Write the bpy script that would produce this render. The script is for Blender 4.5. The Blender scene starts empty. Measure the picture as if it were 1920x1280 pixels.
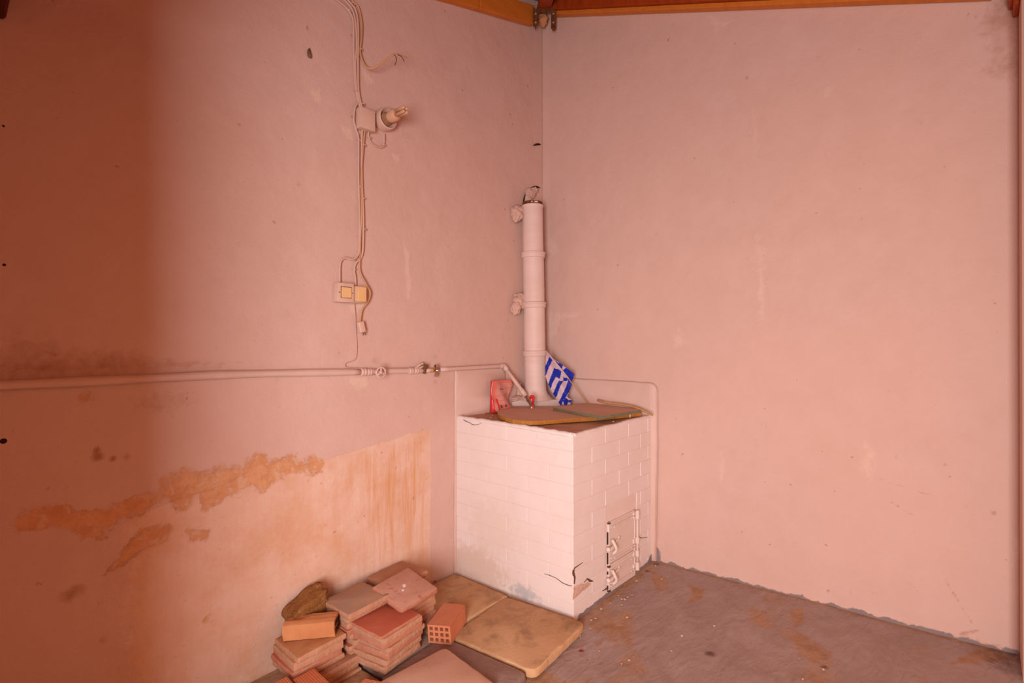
import bpy, bmesh, math, random
import numpy as np
from mathutils import Vector, Matrix, noise as mnoise
C = bpy.context.scene.collection
random.seed(7)
R = math.radians

# ------------------------------------------------------------------ camera
F, H = 974.0, 1.35
YAW = math.atan2(.669, .743)
FW = Vector((math.cos(YAW), math.sin(YAW), 0)); RT = Vector((math.sin(YAW), -math.cos(YAW), 0))
CAM = -3.74*FW - .217*RT; CAM.z = H
cd = bpy.data.cameras.new('camera'); cam = bpy.data.objects.new('camera', cd); C.objects.link(cam)
cam.location = CAM; cam.rotation_euler = (R(90.12), 0, YAW - R(90))
cd.sensor_width = 36; cd.lens = F/1920*36; cd.clip_start = .02
bpy.context.scene.camera = cam

# ------------------------------------------------------------------ light and exposure
vs = bpy.context.scene.view_settings
vs.view_transform = 'Standard'; vs.look = 'None'; vs.gamma = 1; vs.use_curve_mapping = False
vs.exposure = 0.0
world = bpy.data.worlds.new('sky'); bpy.context.scene.world = world; world.use_nodes = True
world.node_tree.nodes['Background'].inputs[0].default_value = (1, .36, .13, 1)
world.node_tree.nodes['Background'].inputs[1].default_value = .95
def area(name, loc, target, sx, sy, power, col):
    l = bpy.data.lights.new(name, 'AREA'); l.shape = 'RECTANGLE'; l.size = sx; l.size_y = sy
    l.energy = power; l.color = col
    o = bpy.data.objects.new(name, l); C.objects.link(o); o.location = loc
    o.rotation_euler = (Vector(target)-Vector(loc)).to_track_quat('-Z', 'Y').to_euler()
    return o
area('daylight', (-4.1, -2.75, 1.15), (-.6, -.9, .9), .85, 1.5, 68, (1, .94, .935)).data.spread = R(125)

# ------------------------------------------------------------------ pixel of the photograph -> point in the room
def ray(px, py): return FW + RT*((px-960)/F) + Vector((0, 0, (642-py)/F))
def onL(px, py, off=0):            # on the left wall, y = -off
    r = ray(px, py); return CAM + r*((-off-CAM.y)/r.y)
def onR(px, py, off=0):            # on the right wall, x = -off
    r = ray(px, py); return CAM + r*((-off-CAM.x)/r.x)
def onZ(px, py, z):
    r = ray(px, py); return CAM + r*((z-CAM.z)/r.z)
def onD(px, py, d): return CAM + ray(px, py)*d
def floorz(x, y): return -.01 + .055*x - .04*y
FN = Vector((-.055, .04, 1)).normalized()

# ------------------------------------------------------------------ materials
def lin(c): return tuple(((v/255)/12.92 if v/255 <= .04045 else ((v/255+.055)/1.055)**2.4) for v in c)
class NT:
    def __init__(s, name, rough=.8, spec=.25, metal=0):
        s.m = bpy.data.materials.new(name); s.m.use_nodes = True; s.t = s.m.node_tree
        s.b = s.t.nodes['Principled BSDF']; s.b.inputs['Roughness'].default_value = rough
        s.b.inputs['Specular IOR Level'].default_value = spec; s.b.inputs['Metallic'].default_value = metal
        s.co = s.n('ShaderNodeTexCoord').outputs['Object']; s.h = None
    def n(s, k, **kw):
        o = s.t.nodes.new(k)
        for a, v in kw.items(): setattr(o, a, v)
        return o
    def put(s, sock, v):
        if isinstance(v, (int, float)): sock.default_value = v
        elif isinstance(v, tuple): sock.default_value = v if len(v) == 4 or len(sock.default_value) == 3 else v+(1,)
        else: s.t.links.new(v, sock)
    def noise(s, scale, detail=4, rough=.55, stretch=(1, 1, 1), dist=0, off=0):
        mp = s.n('ShaderNodeMapping'); s.t.links.new(s.co, mp.inputs[0]); mp.inputs['Scale'].default_value = stretch
        mp.inputs['Location'].default_value = (off, off*1.3, off*.7)
        o = s.n('ShaderNodeTexNoise'); s.t.links.new(mp.outputs[0], o.inputs['Vector'])
        o.inputs['Scale'].default_value = scale; o.inputs['Detail'].default_value = detail
        o.inputs['Roughness'].default_value = rough; o.inputs['Distortion'].default_value = dist
        return o.outputs['Fac']
    def math(s, op, a, b=0, clamp=False):
        o = s.n('ShaderNodeMath', operation=op, use_clamp=clamp); s.put(o.inputs[0], a); s.put(o.inputs[1], b); return o.outputs[0]
    def ramp(s, v, lo, hi):
        o = s.n('ShaderNodeMapRange'); s.put(o.inputs['Value'], v); s.put(o.inputs['From Min'], lo); s.put(o.inputs['From Max'], hi)
        o.clamp = True; return o.outputs[0]
    def mix(s, f, a, b):
        o = s.n('ShaderNodeMix', data_type='RGBA'); s.put(o.inputs[0], f); s.put(o.inputs[6], a); s.put(o.inputs[7], b); return o.outputs[2]
    def attr(s, name):
        o = s.n('ShaderNodeAttribute'); o.attribute_name = name
        sp = s.n('ShaderNodeSeparateColor'); s.t.links.new(o.outputs['Color'], sp.inputs[0]); return sp.outputs
    def color(s, v): s.put(s.b.inputs['Base Color'], v); return s
    def bump(s, v, strength=.3, dist=.01):
        o = s.n('ShaderNodeBump'); o.inputs['Strength'].default_value = strength; o.inputs['Distance'].default_value = dist
        s.put(o.inputs['Height'], v)
        if s.h is not None: s.t.links.new(s.h, o.inputs['Normal'])
        s.h = o.outputs[0]; s.t.links.new(s.h, s.b.inputs['Normal']); return s
def mottled(name, c1, c2, scale=6, rough=.85, bump=.3, bd=.004, c3=None, spots=.62, spec=.2, fine=90, stretch=(1, 1, 1), soft=.09):
    m = NT(name, rough, spec)
    f = m.ramp(m.noise(scale, 6, .6, stretch), .35, .68)
    c = m.mix(f, c1, c2)
    if c3: c = m.mix(m.ramp(m.noise(scale*2.3, 7, .68, stretch, .4, 5), spots, spots+soft), c, c3)
    m.color(c); m.bump(m.noise(fine, 4, .6, stretch), bump, bd*.4); m.bump(m.noise(scale*4, 5, .6, stretch), bump, bd)
    return m.m
PINK = (.66, .435, .355); WHITE = (.80, .66, .61)
M = {}
M['pipe_paint'] = mottled('pink_painted_metal', (.68, .485, .42), (.64, .45, .39), 9, .6, .25, .002, (.52, .30, .20), .74, .35)
M['stove_paint'] = mottled('white_wash', (.80, .71, .685), (.76, .665, .63), 5, .75, .25, .003, (.74, .54, .44), .68, .25)
def stained_wash():
    m = NT('white_wash', .75, .25); c = m.mix(m.ramp(m.noise(5, 6, .6), .35, .68), (.80, .71, .685), (.765, .67, .635))
    c = m.mix(m.math('MULTIPLY', m.ramp(m.noise(11, 7, .7, off=5), .62, .72), .6), c, (.74, .60, .50))
    def stain(c, p, r, col, k, th):
        mp = m.n('ShaderNodeMapping'); m.t.links.new(m.co, mp.inputs[0]); mp.inputs['Location'].default_value = tuple(-p[i]/r[i] for i in range(3)); mp.inputs['Scale'].default_value = tuple(1/v for v in r)
        ln = m.n('ShaderNodeVectorMath', operation='LENGTH'); m.t.links.new(mp.outputs[0], ln.inputs[0])
        f = m.math('SUBTRACT', m.math('MULTIPLY', m.noise(24, 7, .7, off=3), 2.0), ln.outputs['Value'])
        return m.mix(m.math('MULTIPLY', m.ramp(f, th, th+.35), k), c, col)
    c = stain(c, (-.83, -.54, .02), (.2, .22, .075), (.34, .39, .43), .6, .42)
    c = stain(c, (-.83, -.16, .06), (.2, .30, .12), (.62, .46, .34), .5, .0)
    c = stain(c, (-.83, -.30, .30), (.2, .25, .20), (.74, .62, .54), .6, .1)
    m.color(c); m.bump(m.noise(90, 4, .6), .25, .0015); m.bump(m.noise(20, 5, .6), .3, .004); return m.m
M['stove_paint'] = stained_wash()
M['stove_joint'] = mottled('white_wash_joint', (.79, .67, .62), (.75, .61, .56), 8, .85, .3, .003)
M['flue'] = mottled('pink_wash_on_clay', (.75, .58, .53), (.70, .53, .47), 4, .55, .25, .002, (.80, .64, .57), .66, .35, 70, (1, 1, 3))
M['mortar'] = mottled('painted_mortar', (.72, .50, .42), (.66, .43, .34), 22, .9, .8, .01, (.45, .26, .16), .70)
M['rust'] = mottled('rusty_iron', (.10, .035, .012), (.22, .07, .02), 30, .7, .5, .004, (.38, .13, .03), .60)
M['dust_top'] = mottled('dusty_screed', (.54, .33, .225), (.45, .26, .165), 7, .95, .4, .004, (.60, .40, .29), .60)
M['chip_board'] = mottled('chipboard_edge', (.55, .24, .045), (.40, .16, .03), 90, .9, .7, .004, (.22, .08, .015), .60)
M['board_top'] = mottled('dusty_board_face', (.66, .44, .33), (.59, .38, .27), 5, .8, .2, .002, (.48, .28, .18), .64, .2, 60, (3, 1, 1))
M['green_edge'] = mottled('green_painted_edge', (.17, .155, .095), (.23, .20, .125), 20, .7, .3, .002, (.60, .42, .33), .64)
M['stick_wood'] = mottled('bare_stick', (.60, .33, .15), (.48, .24, .09), 20, .7, .3, .002, stretch=(1, 1, 4))
M['beam_orange'] = mottled('varnished_board', (.62, .20, .025), (.54, .16, .018), 5, .5, .15, .002, (.42, .11, .012), .68, .35, 60, (1, 6, 6))
M['beam_red'] = mottled('stained_wood', (.38, .055, .006), (.28, .038, .004), 6, .5, .2, .002, (.19, .025, .003), .66, .35, 60, (1, 6, 1))
M['beam_dark'] = mottled('dark_stained_wood', (.10, .012, .004), (.06, .006, .002), 6, .6)
M['cable'] = mottled('pink_painted_cable', (.66, .435, .355), (.60, .38, .29), 12, .6, .1, .001)
M['cable_tan'] = mottled('yellowed_cable', (.56, .29, .13), (.62, .38, .23), 8, .5, .1, .001)
M['wire_dark'] = mottled('black_wire', (.03, .012, .012), (.04, .02, .02), 8, .5, .1, .001)
M['wire_yellow'] = mottled('orange_wire', (.6, .25, .05), (.5, .2, .04), 8, .5, .1, .001)
M['plastic'] = mottled('painted_plastic', (.68, .47, .38), (.64, .42, .33), 12, .5, .15, .001, (.50, .29, .18), .72)
M['plastic_yellow'] = mottled('yellowed_plastic', (.80, .52, .25), (.74, .46, .2), 12, .4, .05, .001)
M['plastic_cream'] = mottled('cream_plastic', (.72, .46, .27), (.68, .42, .25), 12, .4, .05, .001)
M['bulb'] = mottled('dusty_lamp_glass', (.70, .42, .28), (.60, .34, .2), 20, .35, .05, .001, (.45, .24, .12), .62)
M['lamp_inside'] = mottled('dirty_lampholder', (.42, .22, .12), (.30, .14, .07), 20, .6, .2, .001)
M['crack'] = mottled('crack_shadowed_clay', (.16, .07, .04), (.10, .04, .025), 30, .95, .3, .001)
M['dark'] = mottled('dark_gap', (.03, .012, .008), (.05, .02, .012), 20, .95, .2, .001)
M['brown_fitting'] = mottled('brown_fitting', (.12, .06, .03), (.2, .11, .06), 20, .6, .2, .001)
m = NT('chrome', .25, .5, 1); m.color((.55, .45, .38)); M['chrome'] = m.m
M['valve_red'] = mottled('red_enamel', (.62, .02, .012), (.5, .02, .012), 20, .35, .1, .001, (.35, .22, .15), .64)
M['flag_blue'] = mottled('blue_cloth', (.012, .03, .42), (.01, .022, .34), 12, .6, .1, .001)
M['flag_white'] = mottled('white_cloth', (.62, .49, .52), (.58, .44, .47), 12, .7, .1, .001)
M['bag_red'] = mottled('red_plastic_film', (.72, .02, .02), (.62, .015, .015), 10, .25, .1, .002, spec=.6)
M['bag_pink'] = mottled('faded_red_plastic_film', (.72, .19, .15), (.66, .16, .12), 10, .3, .1, .002, spec=.6)
m = NT('printed_label', .3, .5)      # rows of tiny illegible print
wv = m.n('ShaderNodeTexWave', wave_type='BANDS', bands_direction='Z'); m.put(wv.inputs['Vector'], m.co); wv.inputs['Scale'].default_value = 62
wv.inputs['Distortion'].default_value = 0
m.color(m.mix(m.math('MULTIPLY', m.ramp(wv.outputs['Fac'], .45, .6), m.ramp(m.noise(260, 2), .42, .5)), (.72, .33, .27), (.33, .13, .12))); M['bag_print'] = m.m
M['bag_grey'] = mottled('printed_patch', (.40, .36, .30), (.2, .18, .15), 300, .4, 0, .001)
M['bag_ink'] = mottled('black_print', (.10, .04, .04), (.3, .12, .1), 300, .4, 0, .001)
M['clay_orange'] = mottled('orange_clay', (.60, .27, .12), (.50, .20, .08), 9, .9, .5, .004, (.40, .26, .18), .64)
M['clay_brick'] = mottled('fresh_hollow_brick', (.62, .24, .13), (.56, .20, .10), 7, .85, .5, .003, (.38, .17, .09), .70)
M['clay_red_new'] = mottled('bright_red_brick', (.56, .14, .05), (.62, .24, .12), 8, .85, .5, .003, (.48, .08, .02), .66, stretch=(1, 1, 1))
M['stone'] = mottled('brown_stone', (.30, .13, .04), (.22, .085, .022), 12, .95, .9, .012, (.48, .26, .13), .60)
M['side'] = mottled('tile_broken_side', (.56, .31, .20), (.48, .24, .14), 18, .95, .7, .006, (.40, .16, .10), .62)
M['side_red'] = mottled('tile_side_with_red_layer', (.52, .24, .15), (.46, .17, .11), 14, .95, .7, .006, (.42, .12, .08), .60)
TOPS = {'pink': ((.55, .30, .225), (.49, .25, .175), (.30, .13, .06), .57), 'grey': ((.36, .23, .16), (.43, .25, .16), (.45, .24, .14), .72),
        'red': ((.49, .135, .08), (.45, .11, .06), (.26, .085, .04), .62), 'brown': ((.40, .19, .11), (.45, .23, .14), (.26, .11, .05), .60),
        'tan': ((.50, .25, .115), (.42, .18, .075), (.33, .13, .05), .66)}
for k, (a, b, c, s) in TOPS.items(): M[k] = mottled('tile_face_'+k, a, b, 9, .75, .3, .002, c, s, .3, soft=.13)
M['slab_yellow'] = mottled('yellow_concrete', (.58, .36, .20), (.47, .27, .14), 3.4, .9, .6, .006, (.30, .175, .095), .50, soft=.22)
M['slab_dark'] = mottled('dark_concrete', (.24, .16, .135), (.34, .23, .19), 7, .9, .7, .006, (.52, .31, .21), .62)
M['slab_pale'] = mottled('pale_concrete', (.62, .39, .29), (.57, .34, .245), 4, .85, .35, .004, (.45, .26, .18), .62)
M['slab_side'] = mottled('concrete_side', (.64, .41, .23), (.56, .33, .17), 12, .95, .6, .006, (.36, .30, .28), .66)
M['crumb'] = mottled('plaster_crumb', (.70, .48, .38), (.5, .3, .2), 40)
M['leaf'] = mottled('dry_leaf', (.30, .06, .015), (.22, .04, .01), 30)

# ------------------------------------------------------------------ object helpers
def link(name, bm, mats, parent=None, smooth=False, loc=None, label=None):
    me = bpy.data.meshes.new(name); bm.to_mesh(me); bm.free()
    for mt in (mats if isinstance(mats, (list, tuple)) else [mats]): me.materials.append(M[mt] if isinstance(mt, str) else mt)
    if smooth is not False:
        for p in me.polygons: p.use_smooth = True
        if smooth is not True: me.set_sharp_from_angle(angle=R(smooth))
    o = bpy.data.objects.new(name, me); C.objects.link(o); o.parent = parent
    if loc is not None: o.location = loc
    if label: o['label'] = label
    return o
def tag(o, label, cat, group=None, kind=None):
    o['label'] = label; o['category'] = cat
    if group: o['group'] = group
    if kind: o['kind'] = kind
    return o
def thing(name, label, cat, loc=(0, 0, 0), rot=None, group=None):
    o = bpy.data.objects.new(name, None); C.objects.link(o); o.location = loc; o.empty_display_size = .1
    if rot is not None: o.rotation_euler = rot
    return tag(o, label, cat, group)
def box(bm, lo, hi, bev=0, mat=0, seg=1, M4=None):
    lo = Vector(lo); hi = Vector(hi)
    r = bmesh.ops.create_cube(bm, size=1); vv = r['verts']
    for v in vv: v.co = Vector([lo[i]+(v.co[i]+.5)*(hi[i]-lo[i]) for i in range(3)])
    ff = set(f for v in vv for f in v.link_faces)
    for f in ff: f.material_index = mat
    if bev:
        ee = list(set(e for f in ff for e in f.edges))
        rr = bmesh.ops.bevel(bm, geom=ee, offset=bev, segments=seg, affect='EDGES', profile=.6)
        vv = list(set(v for f in rr['faces'] for v in f.verts))
        for f in rr['faces']: f.material_index = mat
    if M4 is not None:
        for v in set(vv): v.co = M4 @ v.co
    return vv
def catmull(pts, n=6):
    P = [Vector(p) for p in pts]; P = [2*P[0]-P[1]]+P+[2*P[-1]-P[-2]]; out = []
    for i in range(1, len(P)-2):
        for k in range(n):
            t = k/n; a, b, c, d = P[i-1:i+3]
            out.append(.5*((2*b)+(c-a)*t+(2*a-5*b+4*c-d)*t*t+(3*b-a-3*c+d)*t**3))
    return out+[P[-2]]
def tube(bm, pts, r, seg=10, smooth=6, mat=0, cap=True):
    P = catmull(pts, smooth) if smooth and len(pts) > 2 else [Vector(p) for p in pts]
    rings = []; up = None
    for i, p in enumerate(P):
        t = (P[min(i+1, len(P)-1)]-P[max(i-1, 0)]).normalized()
        if up is None:
            up = t.cross(Vector((0, 0, 1)))
            if up.length < .1: up = t.cross(Vector((1, 0, 0)))
            up.normalize()
        else: up = (up - t*up.dot(t)).normalized()
        w = t.cross(up); rr = r(i/(len(P)-1)) if callable(r) else r
        rings.append([bm.verts.new(p+(up*math.cos(a)+w*math.sin(a))*rr) for a in [2*math.pi*k/seg for k in range(seg)]])
    for a, b in zip(rings, rings[1:]):
        for k in range(seg):
            f = bm.faces.new((a[k], a[(k+1) % seg], b[(k+1) % seg], b[k])); f.material_index = mat
    if cap:
        for rg, rev in ((rings[0], True), (rings[-1], False)):
            f = bm.faces.new(rg[::-1] if not rev else rg); f.material_index = mat
    bmesh.ops.recalc_face_normals(bm, faces=bm.faces)
def lathe(bm, o, axis, prof, seg=24, mat=0):
    o = Vector(o); axis = Vector(axis).normalized(); u = axis.orthogonal().normalized(); w = axis.cross(u)
    rings = [[bm.verts.new(o+axis*h+(u*math.cos(a)+w*math.sin(a))*r) for a in [2*math.pi*k/seg for k in range(seg)]] for h, r in prof]
    for a, b in zip(rings, rings[1:]):
        for k in range(seg):
            f = bm.faces.new((a[k], a[(k+1) % seg], b[(k+1) % seg], b[k])); f.material_index = mat
    for rg in (rings[0], rings[-1]): 
        f = bm.faces.new(rg); f.material_index = mat
    bmesh.ops.recalc_face_normals(bm, faces=bm.faces)
def prism(bm, pts, z0, z1, mat=0, mtop=None, bev=0):
    lo = [bm.verts.new((p[0], p[1], z0)) for p in pts]; hi = [bm.verts.new((p[0], p[1], z1)) for p in pts]
    n = len(pts)
    f = bm.faces.new(hi); f.material_index = mat if mtop is None else mtop
    f2 = bm.faces.new(lo[::-1]); f2.material_index = mat
    for i in range(n): bm.faces.new((lo[i], lo[(i+1) % n], hi[(i+1) % n], hi[i])).material_index = mat
    bmesh.ops.recalc_face_normals(bm, faces=bm.faces)
    if bev: bmesh.ops.bevel(bm, geom=[e for e in f.edges], offset=bev, segments=2, affect='EDGES', material=mat)
def lump(bm, c, rad, seed=0, amp=.35, sub=3, fr=None):
    r = bmesh.ops.create_icosphere(bm, subdivisions=sub, radius=1)
    fr = fr or 1.6
    for v in r['verts']:
        n = mnoise.fractal(v.co*fr+Vector((seed*3.1, seed, 0)), 1, 2, 4)
        v.co = Vector([c[i]+v.co[i]*rad[i]*(1+amp*n) for i in range(3)])
def rough_slab(sx, sy, sz, seed, bev=.006, chip=.004, nseg=14, corner=0.0, wedge=0):
    """closed tile or slab, origin at the centre of its bottom, worn edges; slot 0 face, slot 1 sides"""
    bm = bmesh.new(); hx, hy = sx/2, sy/2
    per = []
    for (x0, y0, x1, y1) in ((-hx, -hy, hx, -hy), (hx, -hy, hx, hy), (hx, hy, -hx, hy), (-hx, hy, -hx, -hy)):
        for k in range(nseg):
            t = k/nseg; per.append((x0+(x1-x0)*t, y0+(y1-y0)*t))
    def inset(p, d, rr):
        x = max(-hx+d, min(hx-d, p[0])); y = max(-hy+d, min(hy-d, p[1]))
        qx, qy = hx-d-rr, hy-d-rr
        if abs(x) > qx and abs(y) > qy and rr > 0:
            vx, vy = abs(x)-qx, abs(y)-qy; L = math.hypot(vx, vy)
            if L > rr: x = math.copysign(qx+vx/L*rr, x); y = math.copysign(qy+vy/L*rr, y)
        return x, y
    cr = corner or .004
    levels = [(bev*.5, 0), (0, bev*.5), (0, sz*.5), (0, sz-bev), (bev*.35, sz-bev*.35), (bev*1.1, sz)]
    rings = []
    for li, (d, z) in enumerate(levels):
        ring = []
        for p in per:
            n = mnoise.noise(Vector((p[0]*28+seed*7.3, p[1]*28, z*(45 if 0 < li < 5 else 20)+seed)))
            n2 = max(0, mnoise.noise(Vector((p[0]*55+seed*3.3, p[1]*55, li*.5+seed)))-.25)
            x, y = inset(p, d + chip*(.5+.8*n)*(1 if li else .5)+chip*2.2*n2*(li in (3, 4, 5)), cr)
            ring.append(bm.verts.new((x, y, z + (chip*.25*n if li in (3, 4) else 0) + (x/sx)*wedge*(li > 2))))
        rings.append(ring)
    n = len(per)
    for a, b in zip(rings, rings[1:]):
        for k in range(n): bm.faces.new((a[k], a[(k+1) % n], b[(k+1) % n], b[k])).material_index = 1
    for f in bm.faces:
        if all(v.co.z > sz-bev*.6-abs(wedge) for v in f.verts) and len(f.verts) == 4 and f.calc_center_median().z > sz-bev*.3-abs(wedge)*.5: f.material_index = 0
    bm.faces.new(rings[-1]).material_index = 0; bm.faces.new(rings[0][::-1]).material_index = 1
    bmesh.ops.recalc_face_normals(bm, faces=bm.faces)
    return bm

# ------------------------------------------------------------------ numpy value noise for wall wear
def vnoise(x, y, freq, seed, octaves=4, gain=.5):
    out = np.zeros_like(x); amp = 1; tot = 0
    for o in range(octaves):
        rs = np.random.RandomState(seed*31+o); g = rs.rand(256, 256)
        X = x*freq+37.7; Y = y*freq+19.3
        xi = np.floor(X).astype(int); yi = np.floor(Y).astype(int); fx = X-xi; fy = Y-yi
        fx = fx*fx*(3-2*fx); fy = fy*fy*(3-2*fy)
        a = g[xi % 256, yi % 256]; b = g[(xi+1) % 256, yi % 256]; c = g[xi % 256, (yi+1) % 256]; d = g[(xi+1) % 256, (yi+1) % 256]
        out += amp*((a*(1-fx)+b*fx)*(1-fy)+(c*(1-fx)+d*fx)*fy); tot += amp; amp *= gain; freq *= 2
    return out/tot
def sst(a, b, v):
    t = np.clip((v-a)/(b-a), 0, 1); return t*t*(3-2*t)
def poly_sd(x, y, pts):
    """signed distance to a closed polygon, positive inside"""
    d = np.full_like(x, 1e9); ins = np.zeros(x.shape, bool); n = len(pts)
    for i in range(n):
        (x0, y0), (x1, y1) = pts[i], pts[(i+1) % n]; dx, dy = x1-x0, y1-y0
        t = np.clip(((x-x0)*dx+(y-y0)*dy)/(dx*dx+dy*dy+1e-12), 0, 1)
        d = np.minimum(d, np.hypot(x-x0-t*dx, y-y0-t*dy))
        c = ((y0 > y) != (y1 > y)) & (x < (x1-x0)*(y-y0)/(y1-y0+1e-12)+x0); ins ^= c
    return np.where(ins, d, -d)
def line_d(x, y, pts):
    d = np.full_like(x, 1e9)
    for (x0, y0), (x1, y1) in zip(pts, pts[1:]):
        dx, dy = x1-x0, y1-y0; t = np.clip(((x-x0)*dx+(y-y0)*dy)/(dx*dx+dy*dy+1e-12), 0, 1)
        d = np.minimum(d, np.hypot(x-x0-t*dx, y-y0-t*dy))
    return d
def grid_wall(name, U, V, P, mats, attrs, thick, parent=None):
    """P: (nu,nv,3) array of positions; attrs: dict name -> (nu,nv,3)"""
    nu, nv = U, V; me = bpy.data.meshes.new(name)
    idx = np.arange(nu*nv).reshape(nu, nv)
    q = np.stack([idx[:-1, :-1], idx[1:, :-1], idx[1:, 1:], idx[:-1, 1:]], -1).reshape(-1, 4)
    me.from_pydata(P.reshape(-1, 3).tolist(), [], q.tolist())
    for k, a in attrs.items():
        at = me.attributes.new(k, 'FLOAT_COLOR', 'POINT')
        col = np.ones((nu*nv, 4), np.float32); col[:, :3] = a.reshape(-1, 3); at.data.foreach_set('color', col.ravel())
    me.materials.append(mats); me.polygons.foreach_set('use_smooth', np.ones(len(q), bool)); me.update()
    o = bpy.data.objects.new(name, me); C.objects.link(o); o.parent = parent
    if thick:
        s = o.modifiers.new('solid', 'SOLIDIFY'); s.thickness = thick; s.offset = -1
    return o
TOP0, SL, ROOF = 3.68, .35, .14      # pyramid roof, peak over the inner corner

# ------------------------------------------------------------------ wall material
def wall_mat(name, left):
    m = NT(name, .86, .18); a = m.attr('wear_tone'); b = m.attr('wear_tone2')
    fine = m.noise(60, 5, .65); mid = m.noise(7, 6, .6); big = m.noise(1.3, 4, .5); edge = m.noise(34, 6, .7, off=3)
    def mask(s, amp=.5, w=.06):
        v = m.math('ADD', s, m.math('MULTIPLY', m.math('SUBTRACT', edge, .5), amp)); return m.ramp(v, .5-w, .5+w)
    c = m.mix(m.ramp(mid, .3, .7), (.665, .465, .405), (.63, .43, .365))
    c = m.mix(m.math('MULTIPLY', m.ramp(big, .4, .65), .5), c, (.655, .435, .36))
    sc = m.ramp(m.noise(16, 7, .75, (1, 1, .45), .3, 9), .66, .74)                       # pale scuffs in the paint
    c = m.mix(m.math('MULTIPLY', sc, .35), c, (.74, .53, .43))
    bare = mask(a[0], .35, .05); orange = mask(a[1], 2.0, .16); dirt_shade = mask(a[2], .7, .25)
    bc = m.mix(m.ramp(mid, .35, .65), (.76, .54, .44), (.72, .48, .37)); bc = m.mix(m.math('MULTIPLY', m.ramp(m.noise(3.2, 7, .7, off=21), .47, .66), .75), bc, (.66, .37, .22)); bc = m.mix(m.math('MULTIPLY', m.ramp(m.noise(40, 6, .75, off=27), .60, .68), .5), bc, (.55, .29, .16))
    st = m.noise(20, 6, .7, (1, 1, .05), 0, 4); st2 = m.noise(46, 5, .7, (1, 1, .06), 0, 8)
    streak = m.math('MULTIPLY', m.ramp(m.math('ADD', m.math('MULTIPLY', st, .5), m.math('MULTIPLY', st2, .5)), .46, .60), b[0])
    bc = m.mix(streak, bc, (.66, .34, .16))
    c = m.mix(bare, c, bc)
    oc = m.mix(m.ramp(m.noise(22, 6, .65, off=2), .4, .62), (.70, .36, .17), (.55, .22, .065))
    crust = m.ramp(m.noise(30, 7, .75, (1, 1, .8), .5, 31), .52, .60); oc = m.mix(m.math('MULTIPLY', crust, .8), oc, (.72, .50, .385))
    oc = m.mix(m.ramp(m.noise(55, 5, .7, off=17), .60, .68), oc, (.36, .15, .05))
    c = m.mix(orange, c, oc)
    halo = m.math('MULTIPLY', m.ramp(m.math('ADD', a[1], m.math('MULTIPLY', m.noise(13, 7, .75, off=41), .6)), .42, .85), .45); c = m.mix(halo, c, (.66, .38, .24))
    c = m.mix(m.math('MULTIPLY', dirt_shade, .75), c, (.34, .135, .055))
    pale = mask(b[1], 1.5, .22); c = m.mix(m.math('MULTIPLY', pale, .55), c, (.75, .56, .46))
    grey = mask(b[2], .7, .05); c = m.mix(grey, c, (.25, .20, .20))
    specks = m.math('MULTIPLY', m.ramp(m.noise(26, 3, .5, off=12), .73, .76), .6); c = m.mix(specks, c, (.42, .2, .12))
    m.color(c)
    m.bump(fine, .22, .003); m.bump(mid, .35, .012); m.bump(m.noise(24, 5, .7, (1, 1, 1.6), .6), .25, .006)
    m.bump(m.math('MULTIPLY', bare, -1), .4, .004); m.bump(orange, .5, -.004); m.bump(pale, .3, .003)
    return m.m
# left wall: plane y = 0
nu, nv = 380, 360
xs = np.linspace(-3.3, 0.03, nu)[:, None]*np.ones((1, nv)); tt = np.ones((nu, 1))*np.linspace(0, 1, nv)[None]
zt = TOP0+ROOF+.02-SL*np.abs(xs); zs = -.35+tt*(zt+.35)
def Lp(pts): return [((q := onL(*p)).x, q.z) for p in pts]
def Rp(pts): return [((q := onR(*p)).y, q.z) for p in pts]
wob = (vnoise(xs, zs, 5, 1, 5)-.5)
bare_poly = Lp([(-200, 1060), (60, 1000), (200, 975), (330, 925), (400, 912), (480, 885), (600, 863), (700, 835), (760, 815), (807, 803), (808, 900), (806, 1010), (812, 1120), (600, 1400), (-200, 1500)])
sd = poly_sd(xs, zs, bare_poly); lim = sst(-2.7, -1.9, xs)
bare = np.clip(.5+(sd+wob*.05*(xs < -1.1))*22, 0, 1)*(.35+.65*lim)
olines = Lp([(40, 985), (200, 965), (300, 930), (400, 900), (480, 890), (590, 872)]); oline = line_d(xs, zs, olines)
blob = vnoise(xs, zs, 7, 5, 4)
orange = .86-oline*13*(1+1.0*(xs > -1.55)+.5*(xs < -2.35)) + (blob-.5)*2.8
orange = np.where(oline < .25, orange, 0)
for pts in ([(375, 925), (415, 895), (470, 885), (520, 870), (530, 885), (480, 905), (430, 930), (385, 960)],
            [(475, 905), (500, 885), (515, 895), (505, 915), (490, 925)],
            [(200, 1075), (260, 1000), (300, 985), (325, 990), (315, 1015), (270, 1030), (230, 1060)],
            [(120, 985), (190, 990), (200, 1010), (150, 1005)], [(545, 872), (578, 868), (578, 880), (550, 885)],
            [(355, 995), (395, 993), (395, 1008), (360, 1015)], [(383, 1165), (394, 1155), (388, 1168)],
            [(150, 742), (170, 738), (172, 748), (152, 752)]):
    orange = np.maximum(orange, np.clip(.5+poly_sd(xs, zs, Lp(pts))*26, 0, .95))
orange = np.clip(orange, 0, 1)
pipe_line = Lp([(-60, 723), (300, 706), (500, 697), (700, 692)]); pz = np.interp(xs, [p[0] for p in pipe_line], [p[1] for p in pipe_line])
dirt_shade = .36*np.exp(-np.abs(zs-pz-.045)/.035)*(xs < -1.5)*sst(-1.3, -2.3, xs) + .3*np.exp(-((xs+2.5)/.16)**2-((zs-pz-.075)/.06)**2)
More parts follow.
